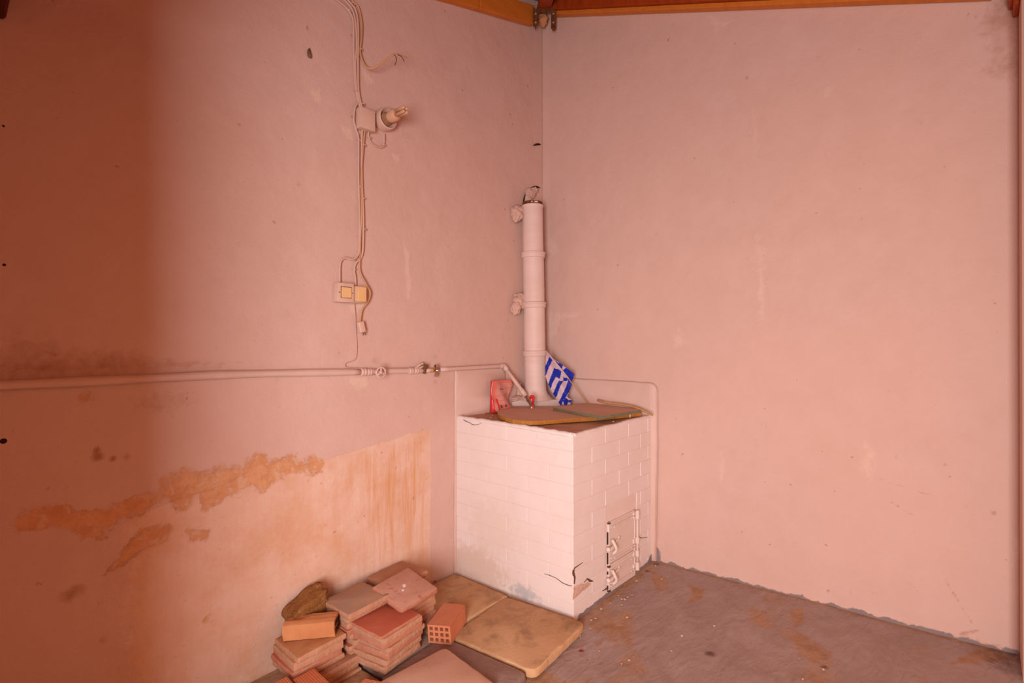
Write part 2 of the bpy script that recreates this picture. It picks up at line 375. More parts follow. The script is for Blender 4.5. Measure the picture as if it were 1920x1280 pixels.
dirt_shade += .32*np.exp(-((xs+2.72)/.12)**2-((zs-pz-.1)/.12)**2) + .36*np.exp(-((xs+2.33)/.18)**2-((zs-pz+.10)/.07)**2)
for (px, py, r, s) in ((185, 856, .02, .9), (182, 843, .01, .8), (212, 860, .012, .8), (90, 917, .008, .7), (240, 856, .02, .5), (580, 97, .008, 1.1), (579, 104, .008, 1.1), (703, 675, .035, .42), (818, 668, .03, .40), (818, 715, .03, .42), (760, 250, .05, .35), (150, 1105, .03, .5), (125, 1117, .03, .5), (195, 1200, .02, .5), (990, 160, .01, .8), (962, 232, .008, .8), (560, 345, .015, .5), (605, 905, .006, 1)):
    q = onL(px, py); dirt_shade += s*np.exp(-((xs-q.x)**2+(zs-q.z)**2)/r**2)  # dirt spots, plus soft shadows painted around the chrome valve and the lamp
base = np.exp(-(zs-(-.01+.055*xs))/.05); dirt_shade += .42*base*(xs < -.8)
streak = sst(0, .1, sd)*sst(-1.75, -1.15, xs)*(1-.4*sst(-1.0, -.85, xs))*(.35+.65*sst(.15, .45, zs)); streak = np.clip(streak, 0, 1)+.15*sst(0, .05, sd)
pale = np.zeros_like(xs)
for pts in ([(584, 168), (600, 165), (604, 190), (592, 188)], [(757, 450), (768, 470), (772, 540), (766, 570), (762, 500)], [(640, 235), (660, 238), (664, 262), (650, 258)],
            [(655, 570), (690, 570), (664, 590)], [(650, 708), (690, 705), (692, 725), (670, 730)], [(675, 120), (705, 150), (690, 160)], [(735, 285), (755, 290), (745, 310)]):
    pale = np.maximum(pale, np.clip(.5+poly_sd(xs, zs, Lp(pts))*30, 0, .85))
corner = np.exp(-np.abs(xs)/.06); pale = np.maximum(pale, .42*corner*(zs > 1.9)*(zs < 3.3))
relief = (vnoise(xs, zs, 2.2, 11, 5)-.5)*.012 + (vnoise(xs, zs, 14, 12, 3)-.5)*.002 - bare*.0015 - orange*.003
relief += .006*np.exp(-((zs-pz+.03)/.016)**2)*(xs < -1.9)*(vnoise(xs, zs, 9, 14, 3))
relief -= relief.max(); relief *= np.clip(np.abs(xs)/.10, 0, 1)*(xs < 0)
P = np.stack([xs, -relief, zs], -1)
wl = grid_wall('wall_left', nu, nv, P, wall_mat('wall_paint_left', True), {'wear_tone': np.stack([bare, orange, dirt_shade], -1), 'wear_tone2': np.stack([streak, pale, 0*pale], -1)}, .2)
wl['kind'] = 'structure'
# right wall: plane x = 0 from the corner to y = -2.46
YR = -2.46
nu, nv = 300, 360
ys = np.linspace(0.0, YR, nu)[:, None]*np.ones((1, nv)); tt = np.ones((nu, 1))*np.linspace(0, 1, nv)[None]
zt = TOP0+ROOF+.02-SL*np.abs(ys); zs = -.35+tt*(zt+.35)
fl = floorz(0, ys); hgt = zs-fl
grey = .78-hgt/.022*.5+(vnoise(ys, zs, 22, 3, 4)-.5)*.9
q0 = onR(1226, 1040); grey = np.maximum(grey, 1.0-np.hypot((ys-q0.y)/.05, (zs-q0.z)/.07)*.6)
grey = np.clip(grey, 0, 1)
pale = np.zeros_like(ys)
for pts in ([(1026, 440), (1040, 455), (1045, 475), (1032, 480), (1026, 470)], [(1026, 585), (1090, 588), (1050, 600), (1040, 625), (1028, 640)], [(1418, 440), (1430, 470), (1434, 590), (1424, 600), (1420, 500)],
            [(1545, 165), (1560, 160), (1550, 180)], [(1412, 200), (1420, 260), (1413, 300)], [(1350, 850), (1358, 880), (1350, 905)], [(1620, 830), (1640, 850), (1630, 900), (1615, 880)], [(1268, 610), (1285, 640), (1260, 655)], [(1330, 30), (1370, 40), (1340, 60)], [(1900, 1000), (1930, 1030), (1900, 1060)]):
    pale = np.maximum(pale, np.clip(.44+poly_sd(ys, zs, Rp(pts))*14, 0, .62))
pale = np.maximum(pale, .45*np.exp(-np.abs(ys)/.05)*(zs > 1.7)*(zs < 2.4))
dirt_shade = .5*np.exp(-hgt/.03)*(ys < -2.0)
for a, b in (((1650, 898), (1762, 935)), ((1664, 938), (1710, 965)), ((1695, 1082), (1720, 1110)), ((1770, 1085), (1822, 1170)), ((1800, 1188), (1835, 1182))):
    dirt_shade += .50*np.exp(-line_d(ys, zs, Rp([a, b]))/.006)
for (px, py, r, s) in ((1400, 145, .012, .6), (1233, 333, .006, .7), (1442, 1020, .008, .7), (1863, 962, .012, .7), (1772, 871, .01, .5), (1552, 1108, .008, .9), (1905, 20, .12, .6), (1890, 120, .1, .4), (1262, 45, .02, .4)):
    q = onR(px, py); dirt_shade += s*np.exp(-((ys-q.y)**2+(zs-q.z)**2)/r**2)
orange = np.zeros_like(ys)
for pts in ([(1760, 1195), (1790, 1197), (1795, 1210), (1770, 1202)], [(1800, 1205), (1850, 1212), (1900, 1228), (1860, 1228)]):
    orange = np.maximum(orange, np.clip(.5+poly_sd(ys, zs, Rp(pts))*20, 0, .8))
relief = (vnoise(ys, zs, 2.0, 21, 5)-.5)*.012 + (vnoise(ys, zs, 14, 22, 3)-.5)*.0016 + .004*grey
relief -= relief.max(); relief *= np.clip(np.abs(ys)/.06, 0, 1)
P = np.stack([-relief, ys, zs], -1)[:, ::1]
wr = grid_wall('wall_right', nu, nv, P, wall_mat('wall_paint_right', False), {'wear_tone': np.stack([0*ys, orange, dirt_shade], -1), 'wear_tone2': np.stack([0*ys, pale, grey], -1)}, .2)
wr['kind'] = 'structure'
for o in (wl, wr):     # make the faces look into the room
    me = o.data; n = me.polygons[0].normal
    if n.dot(Vector((-1, -1, 0))) < 0: me.flip_normals()
def plain_wall(name, lo, hi, mat, bev=0):
    bm = bmesh.new(); box(bm, lo, hi, bev); o = link(name, bm, mat); o['kind'] = 'structure'; return o
M['plain_wall'] = mottled('plain_wall_paint', (.66, .45, .38), (.61, .40, .33), 3, .88, .3, .004, (.55, .32, .22), .68)
plain_wall('wall_front', (-.2, YR-.3, -.4), (.2, YR, TOP0-SL*2.46-.06), 'plain_wall', .01)
plain_wall('wall_back', (-3.3, -1.11, -.4), (-2.93, .0, 2.37), 'plain_wall')
# floor: uneven painted concrete that falls towards the camera's left
nu, nv = 330, 330
xs = np.linspace(-3.6, .02, nu)[:, None]*np.ones((1, nv)); ys = np.ones((nu, 1))*np.linspace(-3.5, .02, nv)[None]
rx, ry = (xs*.8+ys*.6), (-xs*.6+ys*.8)
zz = floorz(xs, ys) + (vnoise(xs, ys, 1.5, 31, 4)-.5)*.014 + (vnoise(rx*.6, ry*2.2, 9, 32, 4)-.5)*.005
dust = vnoise(rx, ry*1.6, 2.4, 33, 5)
dust = np.clip(.18+(dust-.5)*2.6 + .8*np.exp((ys*0-np.abs(xs+.83+0)*(ys < -.8)*0-1)*5), 0, 1)
dust = np.maximum(dust, .75*np.exp(-np.abs(xs)/.05)*(ys < -.86))*(1)
stove_edge = np.where((ys < -.86), np.exp(-np.abs(ys+.86)/.10)*(xs > -.9), 0); dust = np.maximum(dust, .85*stove_edge)
for pts in ([(1290, 1095), (1320, 1105), (1315, 1120), (1290, 1125), (1300, 1110)], [(1480, 1150), (1505, 1150), (1505, 1170), (1490, 1180)], [(1840, 1235), (1900, 1262), (1780, 1262)]):
    pp = [((q := onZ(px, py, .03)).x, q.y) for px, py in pts]; dust = np.maximum(dust, np.clip(.6+poly_sd(xs, ys, pp)*25, 0, 1))
dust = np.where(xs < -1.2, np.maximum(dust, .7), dust)
dark = .0*xs
for (px, py, r) in ((1330, 1225, .03), (1545, 1262, .02), (1230, 1062, .03), (1213, 1072, .02)):
    q = onZ(px, py, .01); dark += .8*np.exp(-((xs-q.x)**2+(ys-q.y)**2)/r**2)
dark += .7*np.exp(-((xs-.0)**2+(ys+2.5)**2)/.25**2)
m = NT('painted_concrete_floor', .55, .35); a = m.attr('wear_tone')
edge = m.noise(30, 7, .7, (1, 1, 1), .5)
g = m.mix(m.ramp(m.noise(5, 7, .65, (1, 1, 1), .8), .35, .65), (.40, .30, .28), (.33, .235, .205))
g = m.mix(m.math('MULTIPLY', m.ramp(m.noise(3, 4), .55, .7), .6), g, (.43, .34, .335))
f = m.ramp(m.math('ADD', a[0], m.math('MULTIPLY', m.math('SUBTRACT', edge, .5), .9)), .4, .68)
g = m.mix(f, g, m.mix(m.ramp(m.noise(18, 5, .6), .4, .65), (.42, .25, .155), (.34, .185, .10)))
g = m.mix(m.ramp(m.math('ADD', a[1], m.math('MULTIPLY', m.math('SUBTRACT', edge, .5), .8)), .35, .8), g, (.11, .05, .03))
g = m.mix(m.ramp(m.noise(60, 3, .5, off=6), .74, .77), g, (.12, .05, .03)); g = m.mix(m.ramp(m.noise(75, 3, .5, off=9), .74, .77), g, (.62, .42, .32))
m.color(g); m.bump(m.noise(40, 5, .7), .3, .004); m.bump(m.noise(9, 6, .6, (1, 2.2, 1), .7), .5, .012); m.bump(m.noise(3.5, 5, .6, (1, 2.4, 1), 1.2), .35, .03)
fl_o = grid_wall('floor', nu, nv, np.stack([xs, ys, zz], -1), m.m, {'wear_tone': np.stack([dust, dark, 0*dark], -1)}, 0); fl_o['kind'] = 'structure'
bm = bmesh.new(); box(bm, (-14, -14, -.75), (6, 6, -.45)); M['yard'] = mottled('reddish_earth', (.36, .17, .09), (.30, .13, .06), 2)
o = link('ground', bm, 'yard'); o['kind'] = 'structure'

# ------------------------------------------------------------------ roof
def roofz(x, y): return TOP0+ROOF-SL*max(abs(x), abs(y))
bm = bmesh.new(); E = 3.3
v = [bm.verts.new((x, y, roofz(x, y)+.05)) for x, y in ((.2, .2), (-E, .2), (-E, -E), (.2, -E))]
v[0].co.z = TOP0+ROOF+.05
bm.faces.new((v[0], v[1], v[2])); bm.faces.new((v[0], v[2], v[3]))
ceil = link('ceiling', bm, 'beam_red'); ceil['kind'] = 'structure'
s = ceil.modifiers.new('solid', 'SOLIDIFY'); s.thickness = .03; s.offset = 1
k = 0; step = .16
while k*step < 3.1:
    a0, a1 = k*step+.004, (k+1)*step-.004
    for side in (0, 1):
        bm = bmesh.new(); pts = [(a0, 0), (a1, 0), (a1, a1), (a0, a0)]
        lo, hi = [], []
        for (d, w) in pts:
            x, y = (-d, -w) if side == 0 else (-w, -d); z = TOP0+ROOF-SL*d
            lo.append(bm.verts.new((x, y, z+.005*(k % 2)))); hi.append(bm.verts.new((x, y, z+.04)))
        bm.faces.new(lo); bm.faces.new(hi)
        for i in range(4): bm.faces.new((lo[i], lo[(i+1) % 4], hi[(i+1) % 4], hi[i]))
        bmesh.ops.recalc_face_normals(bm, faces=bm.faces); link('plank', bm, 'beam_red', ceil)
    k += 1
def sloped_board(name, label, side, d0, d1, zlo, zhi, off, mat, parent=None):
    zc, sl = ((3.599, .269), (3.687, .388))[side]
    """board along a wall under the roof; side 0 left wall, 1 right wall; off = how far it stands out"""
    bm = bmesh.new(); vs_ = []
    for d in (d0, d1):
        for o_ in (.0, off):
            for z in (zlo, zhi):
                x, y = (-d, -o_) if side == 0 else (-o_, -d); vs_.append(bm.verts.new((x, y, zc-sl*d+z)))
    for f in ((0, 1, 3, 2), (4, 5, 7, 6), (0, 1, 5, 4), (2, 3, 7, 6), (0, 2, 6, 4), (1, 3, 7, 5)): bm.faces.new([vs_[i] for i in f])
    bmesh.ops.recalc_face_normals(bm, faces=bm.faces); bmesh.ops.bevel(bm, geom=bm.edges[:], offset=.002, segments=1, affect='EDGES')
    o = link(name, bm, mat, parent)
    if label: tag(o, label, 'beam')
    return o
sloped_board('wooden_board', 'orange varnished board along the top of the left wall, nearest the corner', 0, .145, 1.05-.38, 0, .13, .045, 'beam_orange')
sloped_board('wooden_board', 'orange varnished board continuing leftwards along the top of the left wall', 0, 1.055-.38, 2.6, 0, .13, .043, 'beam_orange')
sloped_board('wooden_rafter', 'dark red stained rafter along the top of the right wall', 1, .10, 2.4, .026, .16, .075, 'beam_red')
sloped_board('wooden_batten', 'thin orange batten under the dark red rafter of the right wall', 1, .125, 2.38, 0, .025, .05, 'beam_orange')
bm = bmesh.new()          # hip rafter
d0, d1 = .10, 3.0; vv = []
for d in (d0, d1):
    for s_ in (-1, 1):
        for z in (.02, .135): vv.append(bm.verts.new((-d+s_*.032, -d-s_*.032, TOP0-SL*d+z)))
for f in ((0, 1, 3, 2), (4, 5, 7, 6), (0, 1, 5, 4), (2, 3, 7, 6), (0, 2, 6, 4), (1, 3, 7, 5)): bm.faces.new([vv[i] for i in f])
bmesh.ops.recalc_face_normals(bm, faces=bm.faces); bmesh.ops.bevel(bm, geom=bm.edges[:], offset=.003, segments=1, affect='EDGES')
tag(link('hip_rafter', bm, 'beam_red'), 'red stained hip rafter running from the corner bracket towards the viewer', 'beam')
bm = bmesh.new(); box(bm, (-.16, YR, 2.70), (-.0, YR+.03, 2.82), .004); box(bm, (-.12, YR, 2.665), (-.0, YR+.018, 2.70), .004)
tag(link('lintel_beam', bm, 'beam_red'), 'dark red rough beam end high at the right edge above the wall end', 'beam')
bm = bmesh.new(); box(bm, (-2.95, -1.10, 2.385), (-2.772, -.001, 2.60), .02, seg=3)
tag(link('eave_beam', bm, 'beam_dark'), 'nearly black beam end at the upper left edge', 'beam')
# rusty bracket in the corner
br = thing('metal_bracket', 'rusty perforated metal bracket under the hip rafter in the corner', 'bracket', (-.1, -.1, TOP0-.072))
def strap(name, pts, w, side_dir, mat='rust'):
    bm = bmesh.new(); s_ = Vector(side_dir).normalized()*w/2; rings = []
    P = [Vector(p) for p in pts]; nrm = []
    for i, p in enumerate(P):
        t = (P[min(i+1, len(P)-1)]-P[max(i-1, 0)]).normalized(); n_ = t.cross(s_).normalized()*.003
        rings.append([bm.verts.new(p+s_+n_), bm.verts.new(p-s_+n_), bm.verts.new(p-s_-n_), bm.verts.new(p+s_-n_)])
    for a, b in zip(rings, rings[1:]):
        for k in range(4): bm.faces.new((a[k], a[(k+1) % 4], b[(k+1) % 4], b[k]))
    bm.faces.new(rings[0]); bm.faces.new(rings[-1]); bmesh.ops.recalc_face_normals(bm, faces=bm.faces)
    return link(name, bm, mat, br)
rt = RT; c0 = Vector((0, 0, .0)); off = Vector((.02, .02, 0))
strap('strap', [-rt*.062+Vector((0, 0, -.075)), -rt*.065+Vector((0, 0, .02)), -rt*.045+Vector((0, 0, .065)), rt*0+Vector((0, 0, .08)), rt*.045+Vector((0, 0, .065)), rt*.068+Vector((0, 0, .02)), rt*.06+Vector((0, 0, -.085))], .035, FW)
strap('face_plate', [-rt*.075+Vector((0, 0, .02)), -rt*.06+Vector((0, 0, -.075))], .002, FW)
for s_, zz_ in ((-1, 0), (1, 0)):
    bm = bmesh.new(); x0, x1 = sorted((s_*.045, s_*.078))
    pts = [(x0, -.08 if s_ < 0 else -.092), (x1, -.06 if s_ < 0 else -.09), (x1+.004*s_, .03), (x0, .06)]
    a = [bm.verts.new(rt*px_+Vector((0, 0, pz_))-FW*.018) for px_, pz_ in pts]; b = [bm.verts.new(v.co+FW*.004) for v in a]
    bm.faces.new(a); bm.faces.new(b)
    for i in range(4): bm.faces.new((a[i], a[(i+1) % 4], b[(i+1) % 4], b[i]))
    bmesh.ops.recalc_face_normals(bm, faces=bm.faces); link('side_plate', bm, 'rust', br)
    for hz in (-.05, -.02, .01, .035):
        bm = bmesh.new(); lathe(bm, rt*(s_*.061)+Vector((0, 0, hz))-FW*.0185, -FW, [(0, .0055), (.002, .0045)], 8); link('nail_head', bm, 'crumb' if hz in (-.05, .01) else 'rust', br)
bm = bmesh.new(); lump(bm, (.045, .045, .02), (.034, .034, .045), 4, .5); link('mortar_lump', bm, 'clay_orange', br, True)
bm = bmesh.new(); box(bm, (-.05, -.004, .03), (.05, .004, .085), .003, 0, 1, Matrix.Rotation(YAW-R(90), 4, 'Z')); link('top_plate', bm, 'rust', br)
bm = bmesh.new(); lump(bm, rt*.062+Vector((.0, .0, -.09))-FW*.02, (.014, .014, .012), 5, .4, 2); link('rust_knob', bm, 'rust', br, True)

# ------------------------------------------------------------------ stove of painted bricks
W, D, ZT = .83, .86, .905
stove = thing('masonry_stove', 'white painted brick stove with iron doors built into the corner', 'stove', (-W/2, -D/2, 0))
def st(name, bm, mat, smooth=False, label=None):
    o = link(name, bm, mat, stove, smooth, label=label); o.matrix_parent_inverse = Matrix.Translation((W/2, D/2, 0)); return o
def zb(x, y): return floorz(x, y)-.02
bm = bmesh.new(); box(bm, (-W+.003, -D+.003, -.12), (-.002, -.002, ZT-.012)); st('core', bm, 'stove_joint')
CH = .0838; rows = 11
DS0, DS1, DZ0, DZ1 = .305, .632, .0, .40     # door cut out (distance along the right face, height)
def brick(lo, hi, seed):
    lo = Vector(lo); hi = Vector(hi); rs = random.Random(seed)
    j = Vector((-W+.0 + rs.uniform(-.0005, .0009), -D + rs.uniform(-.0005, .0009), 0))
    lo.x = max(lo.x, j.x) if lo.x < -W+.005 else lo.x; lo.y = j.y if lo.y < -D+.005 else lo.y
    bm = bmesh.new(); vv = box(bm, lo, hi, .003, 0, 2)
    for v in bm.verts:
        n = mnoise.noise(v.co*9+Vector((seed, 0, 0)))*.0005; v.co += Vector((n if v.co.x < -W+.02 else 0, n if v.co.y < -D+.02 else 0, n*.5))
    return st('brick', bm, 'stove_paint')
sd_ = 0
for r_ in range(rows):
    z1 = ZT-.008-r_*CH; z0 = z1-CH+.0026
    A = r_ % 2 == 0
    L = [0, .152, .446, .740, D+.02] if A else [0, .298, .598, D+.02]
    Rr = [0, .295, .54, .77, W+.02] if A else [0, .165, .437, .678, W+.02]
    g = .0024; jx = lambda: random.uniform(-.0015, .0015)
    # corner brick (header seen on both faces)
    sd_ += 1; brick((-W+jx(), -D+jx(), z0), (-W+Rr[1]-g, -D+L[1]-g, z1), sd_)
    for a, b in zip(L[1:], L[2:]):
        sd_ += 1; brick((-W+jx(), -D+a, z0), (-W+.06, min(-D+b-g, -.001), z1), sd_)
    for a, b in zip(Rr[1:], Rr[2:]):
        segs = [(a, b-g)]
        if z0 < DZ1 and z1 > DZ0:
            segs = []
            if a < DS0: segs.append((a, min(b-g, DS0)))
            if b > DS1: segs.append((max(a, DS1), b-g))
        for (p, q) in segs:
            if q-p < .015: continue
            sd_ += 1; brick((-W+p, -D+jx(), z0), (min(-W+q, -.001), -D+.06, z1), sd_)
# rough plaster rim round the top edge
def ridge(name, pts, w, h, seed, mat='stove_paint', inward=None):
    bm = bmesh.new(); P = catmull(pts, 22); n = len(P); seg = 8; rings = []
    for i, p in enumerate(P):
        t = (P[min(i+1, n-1)]-P[max(i-1, 0)]).normalized(); s_ = t.cross(Vector((0, 0, 1))).normalized()
        k1 = mnoise.noise(p*22+Vector((seed, 0, 0))); k2 = mnoise.noise(p*55+Vector((0, seed, 0)))
        rings.append([bm.verts.new(p+s_*math.cos(a)*w*(1+.25*k1)+Vector((0, 0, math.sin(a)*h*(1+.3*k2+.35*k1)))) for a in [2*math.pi*k/seg for k in range(seg)]])
    for a, b in zip(rings, rings[1:]):
        for k in range(seg): bm.faces.new((a[k], a[(k+1) % seg], b[(k+1) % seg], b[k]))
    bm.faces.new(rings[0]); bm.faces.new(rings[-1]); bmesh.ops.recalc_face_normals(bm, faces=bm.faces)
    return st(name, bm, mat, True)
ridge('plaster_rim', [(-W+.014, -.0, ZT-.006), (-W+.010, -D*.5, ZT-.006), (-W+.008, -D+.012, ZT-.012)], .016, .014, 3)
ridge('plaster_rim', [(-W+.01, -D+.012, ZT-.012), (-W*.55, -D+.012, ZT-.008), (-.002, -D+.016, ZT-.004)], .014, .010, 9)
for (y0, y1, z0, z1, sd0) in ((-D+.0, -D+.24, ZT-.062, ZT-.006, 2),):
    bm = bmesh.new(); ny, nz = 30, 10
    gg = [[bm.verts.new((-W+.0-.0035*max(0, 1-((i/ny-.4)*1.9)**2)*min(1, (k+.0)/3)*(.8+.6*mnoise.noise(Vector((i*.35, k*.5, 2))))+(.004 if k == 0 or i == ny else 0), y0+(y1-y0)*i/ny, z0+(z1-z0)*k/nz+.012*mnoise.noise(Vector((i*.3, 0, 0)))*(k < 2))) for k in range(nz+1)] for i in range(ny+1)]
    for i in range(ny):
        for k in range(nz): bm.faces.new((gg[i][k], gg[i][k+1], gg[i+1][k+1], gg[i+1][k]))
    bmesh.ops.recalc_face_normals(bm, faces=bm.faces); st('plaster_patch', bm, 'stove_paint', True)
# dusty top
bm = bmesh.new(); n = 40
gg = [[bm.verts.new((-W+.012+(W-.012)*i/n, -D+.012+(D-.012)*k/n, ZT-.003+.004*(mnoise.noise(Vector((i*.2, k*.2, 0)))) - (.006 if i in (0,) or k in (0,) else 0))) for k in range(n+1)] for i in range(n+1)]
for i in range(n):
    for k in range(n): bm.faces.new((gg[i][k], gg[i+1][k], gg[i+1][k+1], gg[i][k+1]))
st('stove_top', bm, 'dust_top', True, 'dusty brown top surface')
# upstands of plaster on the two walls
def wall_panel(name, pts, side, thick, mat, rnd=None, wobble=.002):
    bm = bmesh.new(); P = [Vector((p[0], p[1], 0)) for p in pts]
    dense = []
    for a, b in zip(P, P[1:]+P[:1]):
        k = max(1, int((b-a).length/.03))
        for i in range(k): dense.append(a+(b-a)*i/k)
    def mk(p, o_): 
        w = wobble*mnoise.noise(p*14)
        return (p[0]+w, -o_, p[1]+w) if side == 0 else (-o_, p[0]+w, p[1]+w)
    b0 = [bm.verts.new(mk(p, -.002)) for p in dense]; b1 = [bm.verts.new(mk(p, thick*.6)) for p in dense]
    cen = sum(dense, Vector())/len(dense)
    b2 = [bm.verts.new(mk(p+(cen-p).normalized()*.008, thick)) for p in dense]
    k = len(dense)
    for a, b in ((b0, b1), (b1, b2)):
        for i in range(k): bm.faces.new((a[i], a[(i+1) % k], b[(i+1) % k], b[i]))
    bm.faces.new(b2); bmesh.ops.recalc_face_normals(bm, faces=bm.faces)
    return st(name, bm, mat, 50)
rp = [(-.03, .88), (-.03, 1.106)] + [(-.86-.018+.05*math.cos(a), 1.106-.05+.05*math.sin(a)) for a in [R(90+15*k) for k in range(7)]]
rp[2:] = [(-.865+(-.05)*math.sin(R(15*k))+.02, 1.05+.056*math.cos(R(15*k))) for k in range(7)] + [(-.893, .6), (-.885, .03), (-.845, .02), (-.845, .88)]
wall_panel('upstand', rp, 1, .02, 'pipe_paint')
wall_panel('upstand', [(-.842, -.08), (-.842, .6), (-.838, 1.185), (-.405, 1.18), (-.38, .99), (-.02, .97), (-.02, .88), (-.80, .88), (-.80, -.08)], 0, .011, 'pipe_paint')
# plinth under the flue
bm = bmesh.new(); prism(bm, [(-.345, -.001), (-.13, -.235), (-.001, -.26), (-.001, -.001)], ZT-.01, .966, 0, None, .006); st('plinth', bm, 'flue', 40)
bm = bmesh.new(); lump(bm, (-.30, -.025, .972), (.05, .022, .018), 3, .5); lump(bm, (-.262, -.018, 1.02), (.02, .014, .05), 5, .6); st('mortar_lump', bm, 'mortar', True)
# cracks and broken corner
def sliver(name, pts, widths, depth_dir, mat='crack'):
    bm = bmesh.new(); a, b = [], []; dd = Vector(depth_dir)
    for i, (p, w) in enumerate(zip(pts, widths)):
        p = Vector(p); t = (Vector(pts[min(i+1, len(pts)-1)])-Vector(pts[max(i-1, 0)])).normalized(); s_ = t.cross(dd).normalized()
        a.append([bm.verts.new(p+s_*w/2), bm.verts.new(p-s_*w/2)]); b.append([bm.verts.new(p+s_*w/2-dd*.008), bm.verts.new(p-s_*w/2-dd*.008)])
    for i in range(len(a)-1):
        bm.faces.new((a[i][0], a[i][1], a[i+1][1], a[i+1][0]))
        for s_ in (0, 1): bm.faces.new((a[i][s_], a[i+1][s_], b[i+1][s_], b[i][s_]))
    bmesh.ops.recalc_face_normals(bm, faces=bm.faces); return st(name, bm, mat)
def onA(px, py, o_=.0028):     # point on the stove's left face, x = -W-o_
    r = ray(px, py); return CAM+r*((-W-o_-CAM.x)/r.x)
def onB(px, py, o_=.0028):     # point on the stove's right face, y = -D-o_
    r = ray(px, py); return CAM+r*((-D-o_-CAM.y)/r.y)
sliver('crack', [onA(*p) for p in ((1020, 1075), (1030, 1078), (1042, 1083), (1054, 1092), (1063, 1096), (1072, 1098))], (.0006, .0016, .001, .002, .002, .0015), (-1, 0, 0))
sliver('crack', [onB(*p) for p in ((1093, 1054), (1084, 1060), (1077, 1065), (1076, 1073), (1078, 1083), (1077, 1094))], (.001, .003, .005, .007, .012, .006), (0, -1, 0))
sliver('crack', [onB(*p) for p in ((1096, 1091), (1101, 1084), (1106, 1088), (1112, 1089))], (.002, .005, .012, .003), (0, -1, 0))
sliver('crack', [onB(*p) for p in ((1196, 1006), (1203, 1008), (1214, 1007))], (.006, .002, .001), (0, -1, 0))
sliver('crack', [onA(*p) for p in ((868, 786), (874, 790), (880, 792), (886, 796), (895, 796), (902, 793))], (.001, .004, .002, .003, .002, .001), (-1, 0, 0))
sliver('crack', [onB(*p) for p in ((1130, 1107), (1136, 1104), (1141, 1102))], (.001, .005, .009), (0, -1, 0))
bm = bmesh.new(); pts = [onB(*p, .001) for p in ((1076, 1098), (1090, 1094), (1104, 1090), (1108, 1094), (1092, 1108), (1074, 1124))]
a = [bm.verts.new(p) for p in pts]; cv = bm.verts.new(sum(pts, Vector())/len(pts)+Vector((0, -.004, 0)))
for i in range(len(a)): bm.faces.new((a[i], a[(i+1) % len(a)], cv))
bmesh.ops.subdivide_edges(bm, edges=bm.edges[:], cuts=3, use_grid_fill=True)
for v in bm.verts: v.co.y += .003*mnoise.noise(v.co*60)
bmesh.ops.recalc_face_normals(bm, faces=bm.faces); st('broken_patch', bm, 'mortar', True)
# grey smear at the foot and faint blue stain
M['grey_smear'] = mottled('grey_floor_paint', (.27, .22, .22), (.22, .17, .17), 20)
M['blue_smear'] = mottled('blue_stain', (.34, .37, .42), (.62, .50, .46), 30)
bm = bmesh.new(); top = []; bot = []
for i in range(60):
    s_ = .04+(W-.045)*i/59; x = -W+s_; z = floorz(x, -D)
    top.append(bm.verts.new((x, -D-.0032, z+.016+.010*mnoise.noise(Vector((i*.45, 1, 0)))+.006*mnoise.noise(Vector((i*1.7, 1, 0)))+.04*max(0, (i-54)/5)))); bot.append(bm.verts.new((x, -D-.004, z-.03)))
for i in range(59): bm.faces.new((bot[i], bot[i+1], top[i+1], top[i]))
r_ = bmesh.ops.extrude_face_region(bm, geom=bm.faces[:]); bmesh.ops.translate(bm, vec=(0, .004, 0), verts=[v for v in r_['geom'] if isinstance(v, bmesh.types.BMVert)])
bmesh.ops.recalc_face_normals(bm, faces=bm.faces); st('paint_smear', bm, 'grey_smear')

